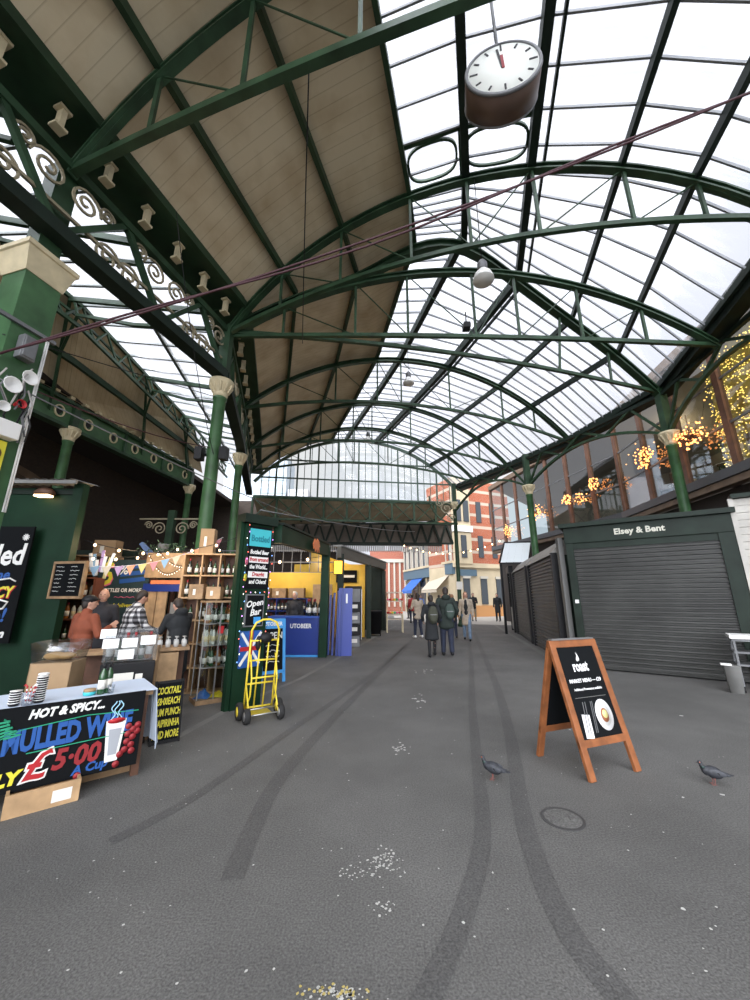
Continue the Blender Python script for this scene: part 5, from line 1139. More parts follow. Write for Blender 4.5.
for nm, c_, m_, lb in (('cloth_bag', (-.1, 0), mat('blue cloth', (.03, .13, .42), .8), 'crumpled blue cloth in the bottom of the glass cabinet'), ('cloth_bag', (.11, -.03), mat('yellow cloth', (.75, .6, .02), .8), 'crumpled yellow cloth in the bottom of the glass cabinet')):
    m = MB(); rr = random.Random(nm+lb); n = 10; vs = []
    for i in range(n+1):
        for j in range(n+1):
            x, y = (i/n-.5)*.22, (j/n-.5)*.22; e = max(0, 1-(x*x+y*y)/.0125); vs.append(V((x, y, .004+(.16 if 'blue' in lb else .09)*e*(.6+.4*noise.noise(V((x*18, y*18, 3)))))))
    m.smooth = True; m.add(vs, [(i*(n+1)+j, (i+1)*(n+1)+j, (i+1)*(n+1)+j+1, i*(n+1)+j+1) for i in range(n) for j in range(n)])
    o = m.build(nm, m_, None, V((-2.58, 6.38, .062))+Rg @ V((*c_, 0))); o.modifiers.new('s', 'SOLIDIFY').thickness = .004; tag(o, lb, 'cloth')
# ------------------------------------------------------------------ sign post
sp2 = thing('sign_post', 'dark green stall post hung with stacked painted beer signs', 'post', (-1.87, 6.0, 0), math.radians(48))
MB().b2((-.26, -.0, 0), (.22, .14, 2.78)).build('post', GREEN_K, sp2); MB().b2((-.33, .02, 0), (-.27, .12, 2.72)).build('post', GREEN_K, sp2)
MB().b2((-.32, -.08, 2.70), (.28, .18, 2.84)).build('cap', GREEN_B, sp2)
MB().b2((-.19, -.03, 2.34), (.19, 0, 2.62)).build('sign_panel', PTURQ, sp2, label='turquoise panel')
MB().b2((-.20, -.025, 1.68), (.20, 0, 2.66)).build('sign_panel', BLACKM, sp2); text('lettering', 'Bottled', .14, mat('deep teal', (.01, .2, .25), .6), sp2, 0, 2.42, -.034, 'CENTER', sx=.8, bold=.004)
for k, (t, mm, bgm) in enumerate((('Bottled Beer', CHALK, None), ('from around', RED, CHALK), ('the World...', CHALK, None), ('Draught', RED, CHALK), ('and Ciders!', CHALK, None))): text('lettering', t, .088, mm, sp2, 0, 2.22-k*.115, -.03, 'CENTER', sx=.72, bold=.003, shear=.15)
for z in (2.10, 1.87): MB().b2((-.17, -.028, z-.02), (.17, -.026, z+.075)).build('white_scroll', CHALK, sp2)
m = MB(); m.lathe([(.03, 0), (.03, .006)], (-.21, -.02, 2.1), 10, R90 @ Matrix.Diagonal((.8, 2.2, 1))); m.build('pink_ornament', PINK, sp2); m = MB(); m.lathe([(.03, 0), (.03, .006)], (-.21, -.02, 1.85), 10, R90 @ Matrix.Diagonal((.8, 2.0, 1))); m.build('yellow_ornament', PYEL, sp2)
MB().b2((-.17, -.03, 1.12), (.15, 0, 1.60)).build('frame', GREYM, sp2); MB().b2((-.15, -.034, 1.14), (.13, -.03, 1.58)).build('poster', BLACKM, sp2)
text('lettering', 'Open', .13, CHALK, sp2, -.02, 1.42, -.038, 'CENTER', bold=.003, shear=.3, rot=.15); text('lettering', 'Bar', .13, CHALK, sp2, -.0, 1.29, -.038, 'CENTER', bold=.003, shear=.3, rot=.15); MB().b2((-.02, -.038, 1.16), (.1, -.035, 1.26)).build('blue_patch', LBLUE, sp2)
m = MB(); m.b2((-.2, -.03, .55), (.14, 0, 1.06)); m.build('flag_panel', PBLUE, sp2)
m = MB(); m.b2((-.2, -.034, .78), (.14, -.03, .84)); m.b2((-.06, -.034, .55), (0, -.03, 1.06)); m.build('red_cross', RED, sp2)
m = MB(); m.box((-.03, -.032, .81), (.56, .003, .04), M=Matrix.Rotation(.95, 3, 'Y')); m.box((-.03, -.032, .81), (.56, .003, .04), M=Matrix.Rotation(-.95, 3, 'Y')); m.build('white_cross', CHALK, sp2)
rr = random.Random(12); cols = [mat('fairy '+n_, c_, .5, emis=c_, es=1.6) for n_, c_ in (('red', (1, .15, .1)), ('blue', (.2, .4, 1)), ('white', (1, .95, .8)), ('violet', (.7, .3, 1)))]
fl_ = thing('fairy_string', 'multicoloured fairy lights draped round the beer signs', 'lights', (-1.87, 6.0, 0), math.radians(48)); pp = []
for k in range(40): pp.append(V((-.23, -.05, 2.66-k*.053))+V((rr.uniform(-.025, .025), 0, 0)) if k < 40 else None)
pp2 = [V((.2+rr.uniform(-.02, .02), -.05, 2.6-k*.065)) for k in range(26)]; pp3 = [V((-.2+.4*k/10, -.05, 1.64+rr.uniform(-.02, .02))) for k in range(11)]
bms = [MB().ell((0, 0, 0), (.008, .008, .010), nu=6, nv=5).data('bulb', c) for c in cols]
for L_ in (pp, pp2, pp3):
    MB().tube(L_, .004, 4).build('wire', BLACK, fl_)
    for k, t in enumerate(L_[::2]): o = bpy.data.objects.new('bulb', bms[k*7 % 4]); COL.objects.link(o); o.parent = fl_; o.location = t+V((0, -.012, 0))
# ------------------------------------------------------------------ yellow hand truck
ht = thing('hand_truck', 'yellow folding hand truck standing by the sign post', 'hand truck', (-1.60, 5.62, 0), math.radians(212))
m = MB(); tl = Matrix.Rotation(math.radians(-7), 3, 'X')
def T_(x, y, z): return tl @ V((x, y, z))+V((0, 0, .02))
for s in (-1, 1): m.tube([T_(s*.19, 0, .06), T_(s*.19, 0, .98)], .014, 8)
m.tube([T_(-.19, 0, .98), T_(-.19, 0, 1.10), T_(-.14, 0, 1.2), T_(-.05, 0, 1.24), T_(.05, 0, 1.24), T_(.14, 0, 1.2), T_(.19, 0, 1.10), T_(.19, 0, .98)], .014, 8)
m.build('frame', YEL, ht)
for s in (-.06, .06): MB().tube([T_(s, 0, .06), T_(s, 0, .96)], .011, 8).build('inner_bar', YEL, ht)
for z in (.10, .40, .70, .96): MB().tube([T_(-.19, 0, z), T_(.19, 0, z)], .012, 8).build('cross_bar', YEL, ht)
m = MB()
for s in (-1, 1): m.tube([T_(s*.17, 0, .78), T_(s*.17, .16, .52), T_(s*.17, .17, .30), T_(s*.17, .02, .1)], .011, 8)
m.tube([T_(-.17, .16, .52), T_(.17, .16, .52)], .011, 8); m.build('rear_frame', YEL, ht)
MB().b2((-.2, -.24, .005), (.2, .02, .018)).build('toe_plate', YEL, ht)
def wheel(x, y, r, hubm):
    R_ = Matrix.Rotation(PI/2, 3, 'Y'); w = MB().lathe([(r*.55, -.03), (r*.92, -.035), (r, -.015), (r, .015), (r*.92, .035), (r*.55, .03)], n=24, M=R_).build('wheel', RUB, ht, (x, y, r)); MB().lathe([(r*.1, -.04), (r*.58, -.032), (r*.58, .032), (r*.1, .04)], n=18, M=R_).build('hub', hubm, w)
wheel(-.26, .08, .105, YEL); wheel(.26, .08, .105, YEL); wheel(-.22, .30, .09, STEEL); wheel(.22, .30, .09, STEEL)
MB().tube([(-.26, .08, .105), (.26, .08, .105)], .01, 8).build('axle', STEEL, ht); MB().tube([(-.22, .30, .09), (.22, .30, .09)], .01, 8).build('axle', STEEL, ht)
m = MB()
for s in (-1, 1): m.tube([(s*.19, .30, .09), T_(s*.19, 0, .40)], .011, 8)
m.build('rear_strut', YEL, ht); m = MB(); m.ell(T_(-.02, -.01, .99), (.09, .05, .07)); m.ell(T_(.08, -.02, .92), (.04, .04, .1)); m.build('bungee_bundle', BLACK, ht)
# ------------------------------------------------------------------ blue chalk board
ub = thing('a_board', 'sky blue framed chalkboard reading OPEN behind the hand truck', 'a-board', (-2.02, 7.75, 0), math.radians(35))
def aboard(root, w_, h, fm, inner_m, ang=9, fw_=.06):
    Rf = Matrix.Rotation(math.radians(-ang), 3, 'X'); Rr = Matrix.Rotation(math.radians(ang), 3, 'X'); y0 = math.sin(math.radians(ang))*h
    for nm, R_, s in (('front_frame', Rf, -1), ('rear_frame', Rr, 1)):
        m = MB(); Q = lambda x, z: R_ @ V((x, 0, z))+V((0, s*y0, 0))
        for x in (-w_/2+fw_/2, w_/2-fw_/2): m.box(Q(x, h/2), (fw_, .03, h), M=R_)
        m.box(Q(0, h-fw_/2), (w_, .03, fw_), M=R_); m.box(Q(0, h*.16), (w_, .03, fw_), M=R_); m.build(nm, fm, root)
        MB().box(Q(0, h*.58), (w_-2*fw_+.01, .015, h*.84), M=R_).build('board', inner_m, root)
    return Rf, V((0, -y0, 0))
Rf, o0 = aboard(ub, .5, 1.15, LBLUE, BLACKM, 8, .055)
MB().box(Rf @ V((0, -.017, 1.05))+o0, (.5, .006, .17), M=Rf).build('header', LBLUE, ub)
def tilt(o, Rf, o0, x, z, ang, y=-.022): o.location = Rf @ V((x, y, z))+o0; o.rotation_euler = (math.radians(-ang), 0, 0)
tilt(text('lettering', 'UTOBEER', .10, WHITE, ub, 0, 0, 0, 'CENTER', bold=.003, sx=.85), Rf, o0, 0, 1.02, 8)
tilt(text('lettering', 'OPEN', .17, CHALK, ub, 0, 0, 0, 'CENTER', bold=.002, sx=.85), Rf, o0, 0, .78, 8)
rr = random.Random(21); m = MB()
for k in range(4): m.tube([Rf @ V((-.14+.022*j, -.012, .66-k*.1+rr.uniform(-.018, .018)))+o0 for j in range(13)], .005, 4)
m.build('chalk_writing', CHALK, ub)
# ------------------------------------------------------------------ Utobeer stall
us = thing('beer_stall', 'open beer stall with dark green beams, yellow back wall and pillar', 'stall', (0, 0, 0))
MB().b2((-1.52, 10.66, 0), (-1.30, 10.9, 2.95)).build('pillar', GREEN_K, us)
m = MB(); m.beam((-1.66, 6.3, 2.60), (-1.38, 10.75, 2.86), .14, .30); m.build('fascia', GREEN_K, us)
m = MB(); m.beam((-1.66, 6.3, 2.78), (-1.38, 10.75, 3.04), .2, .04); m.build('roof_edge', GREEN_B, us)
MB().b2((-5.2, 12.6, 1.55), (-1.3, 12.7, 2.35)).build('yellow_wall', YEL_W, us); MB().b2((-5.2, 12.6, 0), (-1.3, 12.7, 1.55)).build('back_wall', DARKWOOD, us)
m = MB()
for k in range(14): m.beam((-5.2+k*.3, 12.65, 2.35), (-5.2+k*.3, 12.65, 3.1), .02, .02, (0, 1, 0))
for z in (2.36, 2.7, 3.08): m.beam((-5.2, 12.65, z), (-1.3, 12.65, z), .03, .03)
m.build('mesh_screen', GREYM, us)
MB().b2((-1.95, 12.0, 0), (-1.35, 12.1, 1.95)).build('pine_door', CRATE, us)
og = thing('lobster_sign', 'orange painted creature emblem on the stall fascia', 'sign', (-1.45, 8.6, 2.72), math.radians(86.5)+PI)
og.rotation_euler.z = math.radians(86.4); m = MB(); m.prism([(-.35, -.02), (-.2, .12), (-.05, .06), (.05, .16), (.22, .12), (.36, .0), (.25, -.02), (.3, -.14), (.16, -.06), (.1, -.16), (0, -.05), (-.12, -.16), (-.16, -.04), (-.28, -.12)], .02, c=(0, -.10, 0)); m.build('emblem', ORANGE, og)
uc = thing('bar_counter', 'royal blue bar counter with white lettering at the open beer stall', 'counter', (-2.1, 10.95, 0)); MB().b2((-.8, -.2, 0), (.56, .3, 1.0)).build('front', BLUE, uc); MB().b2((-.84, -.24, 1.0), (.57, .34, 1.05)).build('top', mat('lighter blue top', (.03, .09, .4), .3), uc)
text('lettering', 'UTOBEER', .16, WHITE, uc, -.23, .74, -.206, bold=.004, sx=.85)
MB().b2((-.8, -.21, .0), (.56, -.2, .05)).build('kick_strip', LBLUE, uc)
for k in range(3): put(0, (-1.85+k*.16, 10.95, 1.052), 'large dark bottle standing on right end of blue bar', 'bottles on the blue bar', s=1.55)
for k in range(3): put(0, (-1.92+k*.17, 11.1, 1.052), 'large dark bottle standing on right end of blue bar', 'bottles on the blue bar', s=1.5)
l4 = (-3.1, 12.3, 0); shelving(l4, 0, 1.9, 1.5, 4, .3, 'blue backed beer shelving inside the beer stall', BLUE, 'beer_shelf', 1)
fill(l4, 0, 1.8, (.375*1, .375*2, .375*3), 16, 'beer bottle on the shelving inside the blue bar stall', 'bottles inside the beer stall', (0, 1, 2))
for k, (x, w__) in enumerate(((-3.6, .5), (-3.05, .45), (-2.5, .5))): carton((x, 12.3, 1.53), (w__, .28, .3), 0, ('left', 'middle', 'right')[k]+' carton on top of the beer shelving', CARD if k != 1 else CRATE_D)
festoon((-4.3, 9.5, 2.55), (-1.5, 10.4, 2.65), .12, 4, 'row of warm bulbs over the blue bar counter', BULBW, .035)
bp_ = thing('folded_panels', 'tall royal blue shutter panels leaning together by stall pillar', 'panels', (-.98, 11.05, 0), math.radians(8))
for k in range(4): MB().box((-.30+k*.11, .12*(3-k), .90-.03*(3-k)), (.055, .42, 1.8-.06*(3-k)), M=Matrix.Rotation(.02, 3, 'Y')).build('panel', BLUE, bp_)
MB().box((.13, -.12, .9), (.38, .05, 1.82)).build('front_panel', mat('front blue panel', (.035, .06, .30), .4), bp_)
MB().box((.16, -.15, 1.52), (.05, .01, .26)).build('sticker', WHITE, bp_)
# ------------------------------------------------------------------ third stall
t3 = thing('deli_stall', 'dark framed stall with grey fascia and yellow lit back wall', 'stall', (0, 0, 0))
for (x, y) in ((-1.05, 11.6), (-.25, 15.5), (.45, 19.2)): MB().b2((x-.09, y-.09, 0), (x+.09, y+.09, 2.85)).build('post', GREEN_B, t3)
m = MB(); m.beam((-1.1, 11.4, 2.90), (.5, 19.4, 3.10), .14, .34); m.build('fascia', mat('grey brown fascia', (.10, .095, .08), .6), t3)
m = MB(); m.beam((-1.15, 11.4, 3.09), (.45, 19.4, 3.30), .3, .05); m.build('roof_edge', LEAD, t3)
m = MB(); m.add([V(t) for t in ((-2.2, 12.9, 0), (-1.0, 19.4, 0), (-1.0, 19.4, 3.1), (-2.2, 12.9, 3.1))], [(0, 1, 2, 3)]); m.build('yellow_wall', YEL_W, t3)
MB().b2((-3.4, 15.9, 0), (-.42, 16.0, 2.9)).build('yellow_partition', YEL_W, t3)
m = MB(); m.b2((-2.4, 19.4, 0), (.5, 19.5, 3.2)); m.build('end_wall', GREEN_B, t3)
sgn = thing('shop_sign', 'dark sign board with pale lettering inside the deli stall', 'sign', (-1.15, 15.8, 2.15)); MB().b2((-.5, -.03, 0), (.4, 0, .5)).build('panel', BLACKM, sgn); MB().b2((-.4, -.04, .2), (.3, -.03, .3)).build('lettering', CHALK, sgn)
lam = thing('lit_sign', 'small glowing amber sign on the stall pillar', 'sign', (-1.12, 11.5, 2.25)); MB().b2((-.12, -.05, 0), (.12, 0, .38)).build('lightbox', mat('amber light box', (1, .6, .05), .5, emis=(1, .5, .03), es=1.6), lam); MB().b2((-.14, -.01, -.02), (.14, .03, .4)).build('frame', BLACK, lam)
fr_ = thing('drinks_fridge', 'tall black and steel fridge inside the deli stall', 'fridge', (-.80, 14.2, 0)); MB().b2((-.3, -.3, .08), (.3, .3, 1.95)).build('body', BLACK, fr_, bevel=.01); MB().b2((-.26, -.32, .15), (.26, -.3, 1.85)).build('door', GREYM, fr_); MB().b2((.18, -.36, .7), (.21, -.32, 1.3)).build('handle', STEEL, fr_)
MB().b2((.30, -.1, .1), (.32, .2, 1.85)).build('side_trim', STEEL, fr_)
for k in range(4):
    c = thing('goods_crate', 'black goods crate stacked beside the deli fridge', 'crate', (-.72, 13.1, k*.36), .1, 'crates beside the deli fridge'); MB().b2((-.2, -.2, 0), (.2, .2, .33)).build('body', BLACK if k % 2 else GREYM, c, bevel=.01); MB().b2((-.12, -.205, .12), (.12, -.2, .24)).build('label', LABELM, c)
wb_ = thing('black_bin', 'black wheeled bin standing at the deli stall front', 'bin', (-.02, 16.6, 0)); MB().lathe([(.36, .08), (.42, .95), (.44, .96), (.44, 1.0), (.3, 1.02)], n=4, M=Matrix.Rotation(PI/4, 3, 'Z')).build('body', BLACK, wb_)
for s in (-1, 1): MB().lathe([(.07, -.02), (.07, .02)], (s*.25, -.2, .07), 12, Matrix.Rotation(PI/2, 3, 'Y')).build('wheel', RUB, wb_)
# fruit cart
fc = thing('produce_cart', 'cream wooden stall cart stacked with produce at street edge', 'cart', (.92, 18.2, 0))
for z in (.55, .75, 1.35, 1.75): MB().b2((-.38, -.3, z), (.38, .3, z+.05)).build('shelf', mat('cream cart wood', (.55, .45, .36), .7), fc)
for x in (-.36, .36):
    for y in (-.28, .28): MB().beam((x, y, 0), (x, y, 1.8 if y > 0 else .8), .05, .05, (0, 1, 0)).build('leg', CREAM, fc)
rr = random.Random(31); FM = [RED, ORANGE, PYEL, PGREEN, PINK]
m = 0
for k in range(26):
    z = .80+.05 if k < 14 else 1.45; x = -.32+.64*((k % 7)/6); y = -.2+.2*(k//7 % 2)
    o = MB().lathe([(.01, -.055), (.045, -.035), (.055, 0), (.045, .04), (.012, .05), (.006, .038)], n=10).build('fruit', FM[k % 5], None, (.92+x, 18.2+y, z+.02 if k < 14 else 1.40+.055)); tag(o, 'round fruit displayed on the cream produce cart', 'fruit', 'fruit on the produce cart')
# ------------------------------------------------------------------ roast A-board
ab = thing('a_board', 'orange wood framed a-board with black market menu poster showing a plate', 'a-board', (2.10, 4.15, 0), math.radians(12))
# three leg feet fix its stance: front pair to the right, rear leg at left
fl0, fr0, rl0 = V((1.86, 3.73, 0)), V((2.45, 3.96, 0)), V((1.66, 4.15, 0))
fd = (fr0-fl0).normalized(); rzb = math.atan2(fd.y, fd.x); ctr_ = (fl0+fr0)/2+V((-fd.y, fd.x, 0))*.30
ab.location = ctr_; ab.rotation_euler.z = rzb; W_ = .64; Hh = 1.16; ang = 15
Rf = Matrix.Rotation(math.radians(-ang), 3, 'X'); Rr = Matrix.Rotation(math.radians(ang), 3, 'X'); y0 = math.sin(math.radians(ang))*Hh
for nm, R_, s in (('front_frame', Rf, -1), ('rear_frame', Rr, 1)):
    Q = lambda x, z, y=0: R_ @ V((x, y, z))+V((0, s*y0, 0)); f_ = .068
    for x in (-W_/2+f_/2, W_/2-f_/2): MB().box(Q(x, Hh/2), (f_, .035, Hh), M=R_).build('leg', WOOD, ab, bevel=.004)
    MB().box(Q(0, Hh-f_/2), (W_, .034, f_), M=R_).build('top_rail', WOOD, ab, bevel=.003); MB().box(Q(0, Hh*.235), (W_, .034, f_*.9), M=R_).build('lower_rail', WOOD, ab, bevel=.003)
    MB().box(Q(0, Hh*.60), (W_-2*f_+.004, .018, Hh*.70), M=R_).build('board' if s < 0 else 'rear_board', BLACKM, ab)
MB().box((0, 0, Hh*math.cos(math.radians(ang))+.012), (W_*.9, .05, .012)).build('hinge', STEEL, ab)
o0 = V((0, -y0, 0)); LT = mat('poster white', (.75, .75, .75), .6)
tilt(text('lettering', 'roast', .135, LT, ab, 0, 0, 0, 'CENTER', bold=.004, sx=.72), Rf, o0, -.01, .865, ang, -.014)
m = MB(); m.prism([(-.018, 0), (-.022, .02), (-.004, .05), (-.002, .085), (.014, .05), (.018, .02), (.008, 0), (.002, .018), (-.006, .0)], .002); o = m.build('flame_emblem', LT, ab); tilt(o, Rf, o0, -.01, .955, ang, -.012)
tilt(text('lettering', 'MARKET MENU — £29', .046, LT, ab, 0, 0, 0, 'CENTER', bold=.001, sx=.92), Rf, o0, 0, .765, ang, -.014)
tilt(text('lettering', 'Additional Provenance available', .030, LT, ab, 0, 0, 0, 'CENTER', bold=.0005, sx=.95), Rf, o0, 0, .695, ang, -.014)
o = MB().box((0, 0, 0), (.40, .002, .003)).build('rule', LEAD, ab); tilt(o, Rf, o0, 0, .635, ang, -.011)
PQ = lambda x, z, y: Rf @ V((x, y, z))+o0; MD = Rf @ R90
m = MB(); m.lathe([(.105, 0), (.105, .002)], PQ(.10, .475, -.010), 32, MD @ Matrix.Diagonal((1, 1.25, 1))); m.build('printed_plate', LT, ab)
m = MB(); m.lathe([(.075, 0), (.075, .001)], PQ(.10, .475, -.0125), 28, MD @ Matrix.Diagonal((1, 1.25, 1))); m.build('plate_well', mat('plate grey', (.6, .6, .58), .6), ab)
m = MB(); m.lathe([(.048, 0), (.048, .001)], PQ(.10, .47, -.0140), 24, MD @ Matrix.Diagonal((1, 1.25, 1))); m.build('printed_pie', mat('pie brown', (.28, .10, .04), .6), ab)
m = MB(); m.lathe([(.033, 0), (.033, .001)], PQ(.105, .48, -.0155), 20, MD @ Matrix.Diagonal((1, 1.1, 1))); m.build('printed_filling', mat('pie yellow', (.65, .6, .25), .6), ab)
m = MB(); m.box(PQ(-.15, .40, -.0105), (.095, .002, .19), M=Rf @ Matrix.Rotation(.12, 3, 'Y')); m.build('printed_napkin', LT, ab)
m = MB()
for x in (-.15, -.12, -.05, -.03): m.box(PQ(x, .47, -.0125), (.008, .002, .26), M=Rf @ Matrix.Rotation(.16, 3, 'Y'))
m.build('printed_cutlery', GREYM, ab)
m = MB(); m.tube([(-.22, -.1, .30), (-.1, -.02, .02), (.1, .05, .012), (.24, .1, .28)], .003, 5); m.build('restraint_wire', GREYM, ab)
# lights belonging to the stalls
def lamp(loc, e, r=.15, c=(1, .72, .42)):
    l = bpy.data.lights.new('stall_lamp', 'POINT'); l.energy = e; l.shadow_soft_size = r; l.color = c; o = bpy.data.objects.new('stall_lamp', l); COL.objects.link(o); o.location = loc; return o
lamp((-4.6, 6.9, 2.5), 20); lamp((-3.9, 5.9, 2.6), 8); lamp((-3.0, 11.4, 2.6), 34); lamp((-1.5, 14.5, 2.8), 24); lamp((-1.2, 17.5, 2.8), 16); lamp((-3.2, 6.2, 2.3), 10)
lamp((11.6, 10, 8.2), 60, .3); lamp((12.2, 14, 8.0), 60, .3); lamp((11, 6, 8), 30, .3)
# ------------------------------------------------------------------ people
def cmat(n_, c_, r=.85): return mat(n_, c_, r, var=.15, vscale=12)
def lerp(a, b, t): return a+(b-a)*t
def person(loc, rz, h, label, top, legs, hair=HAIR, hem=.62, stride=.0, arms=None, lean=0., long_hair=False, bald=False, vox=.0085, sole=None, cap=None, twist=0., hood=False, nod=0., flare=.0, legw=1., group=None, inner=None):
    k = h/1.75; root = thing('person', label, 'person', loc, rz, group)
    LM = Matrix.Rotation(-lean, 3, 'X'); hip = V((0, 0, .93*k))
    def U(x, y, z): return hip+LM @ (V((x, y, z))*k-hip)      # upper-body point with lean
    sh = [U(-.185, 0, 1.42), U(.185, 0, 1.42)]
    arms = arms or ([(-.05, -.05, -.29), (-.01, .10, -.25)], [(.05, -.06, -.29), (.01, .08, -.25)])
    el, wr = [], []
    for s in (0, 1):
        e = sh[s]+V(arms[s][0])*k; el.append(e); wr.append(e+V(arms[s][1])*k)
    st = stride*k
    hipj = [V((-.09*k, 0, .90*k)), V((.09*k, 0, .90*k))]
    kn = [V((-.095*k, st*.55+.02, .48*k)), V((.095*k, -st*.35+.02, .48*k))]
    an = [V((-.10*k, st, .085*k)), V((.10*k, -st*1.05, .085*k+abs(st)*.25))]
    b = MB()
    b.ell((0, 0, .93*k), (.155*k, .105*k, .12*k)); b.ell(U(0, 0, 1.10), (.135*k, .09*k, .16*k)); b.ell(U(0, .0, 1.30), (.165*k, .105*k, .17*k)); b.capsule(U(-.15, 0, 1.41), U(.15, 0, 1.41), .055*k, .055*k)
    b.capsule(U(0, -.005, 1.42), U(0, .015, 1.54), .062*k, .052*k)
    HM = Matrix.Rotation(twist, 3, 'Z') @ Matrix.Rotation(-lean-nod, 3, 'X'); hc = U(0, .02+.06*nod, 1.635)
    def hp_(x, y, z): return hc+HM @ (V((x, y, z))*k)
    b.ell(hc, (.074*k, .092*k, .108*k), HM); b.ell(hp_(0, .022, -.062), (.055*k, .062*k, .05*k), HM); b.capsule(hp_(0, .088, .008), hp_(0, .105, -.022), .010*k, .015*k)
    for s in (-1, 1): b.ell(hp_(s*.076, -.002, -.008), (.010*k, .019*k, .030*k), HM, 8, 6)
    b.capsule(hp_(-.02, .082, -.058), hp_(.02, .082, -.058), .009*k, .009*k)
    for s in (0, 1):
        sg = -1 if s == 0 else 1
        b.capsule(sh[s], el[s], .050*k, .040*k); b.capsule(el[s], wr[s], .040*k, .027*k)
        b.capsule(hipj[s], kn[s], .085*k, .055*k); b.capsule(kn[s], an[s], .055*k, .037*k); b.capsule(an[s]-V((0, .03*k, .03*k)), an[s]+V((0, .14*k, -.055*k)), .038*k, .030*k)
        d = (wr[s]-el[s]).normalized(); side = V((0, 1, 0))-d*d.y
        side = (V((1, 0, 0))-d*d.x) if side.length < .3 else side
        side.normalize(); nrm = d.cross(side).normalized()*(-sg); pc = wr[s]+d*.045*k
        R_ = Matrix((side, nrm, d)).transposed(); b.ell(pc, (.040*k, .017*k, .052*k), R_, 10, 7)
        for j in range(4):
            o_ = (-.029+.019*j)*k; L_ = (.030, .036, .038, .032)[j]*k; f0 = wr[s]+d*.085*k+side*o_; f1 = f0+d*L_+nrm*.006; f2 = f1+d*L_*.7+nrm*L_*.5
            b.capsule(f0-d*.02, f1, .0092, .0088, 6); b.capsule(f1, f2, .0088, .0080, 6)
        t0 = wr[s]+d*.03*k+side*.03*k; t1 = t0+side*.026*k+d*.028*k; b.capsule(t0, t1, .0105, .0098, 6); b.capsule(t1, t1+d*.028*k+nrm*.008, .0098, .0085, 6)
    mobj('body', remesh(b, vox, 3), SKIN, root)
    # face
    m = MB()
    for s in (-1, 1): m.ell(hp_(s*.030, .083, .012), (.011*k, .007*k, .007*k), HM, 8, 6)
    m.build('eyes', EYE, root); MB().ell(hp_(0, .090, -.058), (.022*k, .006*k, .006*k), HM, 8, 6).build('mouth', LIP, root)
    if not bald:
        m = MB(); m.ell(hp_(0, -.016, .025), (.084*k, .092*k, .098*k), HM); m.ell(hp_(0, -.045, -.02), (.076*k, .06*k, .08*k), HM)
        if long_hair:
            m.capsule(hp_(0, -.05, 0), hp_(0, -.07, -.20), .078*k, .06*k); m.capsule(hp_(-.06, -.01, 0), hp_(-.07, -.02, -.17), .028*k, .02*k); m.capsule(hp_(.06, -.01, 0), hp_(.07, -.02, -.17), .028*k, .02*k)
        mobj('hair', remesh(m, .012, 4), hair, root)
    if cap:
        m = MB(); m.ell(hp_(0, -.012, .05), (.092*k, .104*k, .075*k), HM); m.ell(hp_(0, .09, .055), (.06*k, .05*k, .010*k), HM); mobj('hat', remesh(m, .010, 3), cap, root)
    # top garment
    g = MB(); g.ell(U(0, 0, 1.10), (.175*k, .13*k, .2*k)); g.ell(U(0, 0, 1.29), (.195*k, .14*k, .19*k)); g.capsule(U(-.155, 0, 1.405), U(.155, 0, 1.405), .075*k, .075*k)
    g.capsule(U(0, -.01, 1.44), U(0, 0, 1.50), .085*k, .072*k)
    pts = []; hz = hem; n = 11
    for i in range(n):
        z = lerp(1.05, hz, i/(n-1)); r = lerp(.165, .185+flare, i/(n-1)); c = U(0, 0, z) if z > .93 else V((0, 0, z*k))
        g.ell(c, (r*k, r*.74*k, .09*k))
    for s in (0, 1): g.capsule(sh[s], el[s], .068*k, .058*k); g.capsule(el[s], lerp(el[s], wr[s], .93), .058*k, .045*k)
    if hood: g.ell(U(0, -.085, 1.49), (.12*k, .08*k, .075*k))
    mobj('coat', remesh(g, .013, 5), top, root)
    if inner:
        q = MB(); q.ell(U(0, .075, 1.22), (.085*k, .082*k, .25*k)); q.ell(U(0, .07, 1.0), (.08*k, .085*k, .12*k)); mobj('jumper', remesh(q, .011, 3), inner, root)
    # trousers
    t = MB(); t.ell((0, 0, .94*k), (.165*k, .118*k, .10*k))
    for s in (0, 1): t.capsule(hipj[s], kn[s], .098*k*legw, .070*k*legw); t.capsule(kn[s], an[s]+V((0, 0, .02)), .070*k*legw, .055*k*legw)
    mobj('trousers', remesh(t, .013, 4), legs, root)
    for s in (0, 1):
        sh_ = MB(); a = an[s]; sh_.capsule(a+V((0, -.035*k, -.035*k)), a+V((0, .15*k, -.048*k)), .046*k, .038*k); sh_.capsule(a+V((0, -.01, 0)), a+V((0, -.02, -.03)), .046*k, .046*k)
        mobj('shoe', remesh(sh_, .010, 3), sole or BLACK, root)
    return root
def backpack(loc, rz, m_, label, s=1.):
    r = thing('backpack', label, 'backpack', loc, rz)
    g = MB(); g.ell((0, 0, 0), (.15*s, .085*s, .24*s)); g.ell((0, 0, .05*s), (.14*s, .08*s, .22*s)); g.ell((0, -.06*s, -.07*s), (.11*s, .05*s, .12*s)); mobj('bag', remesh(g, .012, 3), m_, r)
    for x in (-.09, .09): MB().tube([(x*s, .05*s, .2*s), (x*1.15*s, .09*s, .27*s), (x*1.2*s, .2*s, .22*s)], .016, 6).build('strap', BLACK, r)
    MB().box((0, -.088*s, .02*s), (.2*s, .012, .02)).build('zip_band', GREYM, r); MB().tube([(-.03, -.02, .24*s), (0, -.03, .28*s), (.03, -.02, .24*s)], .008, 6).build('handle', BLACK, r)
    return r
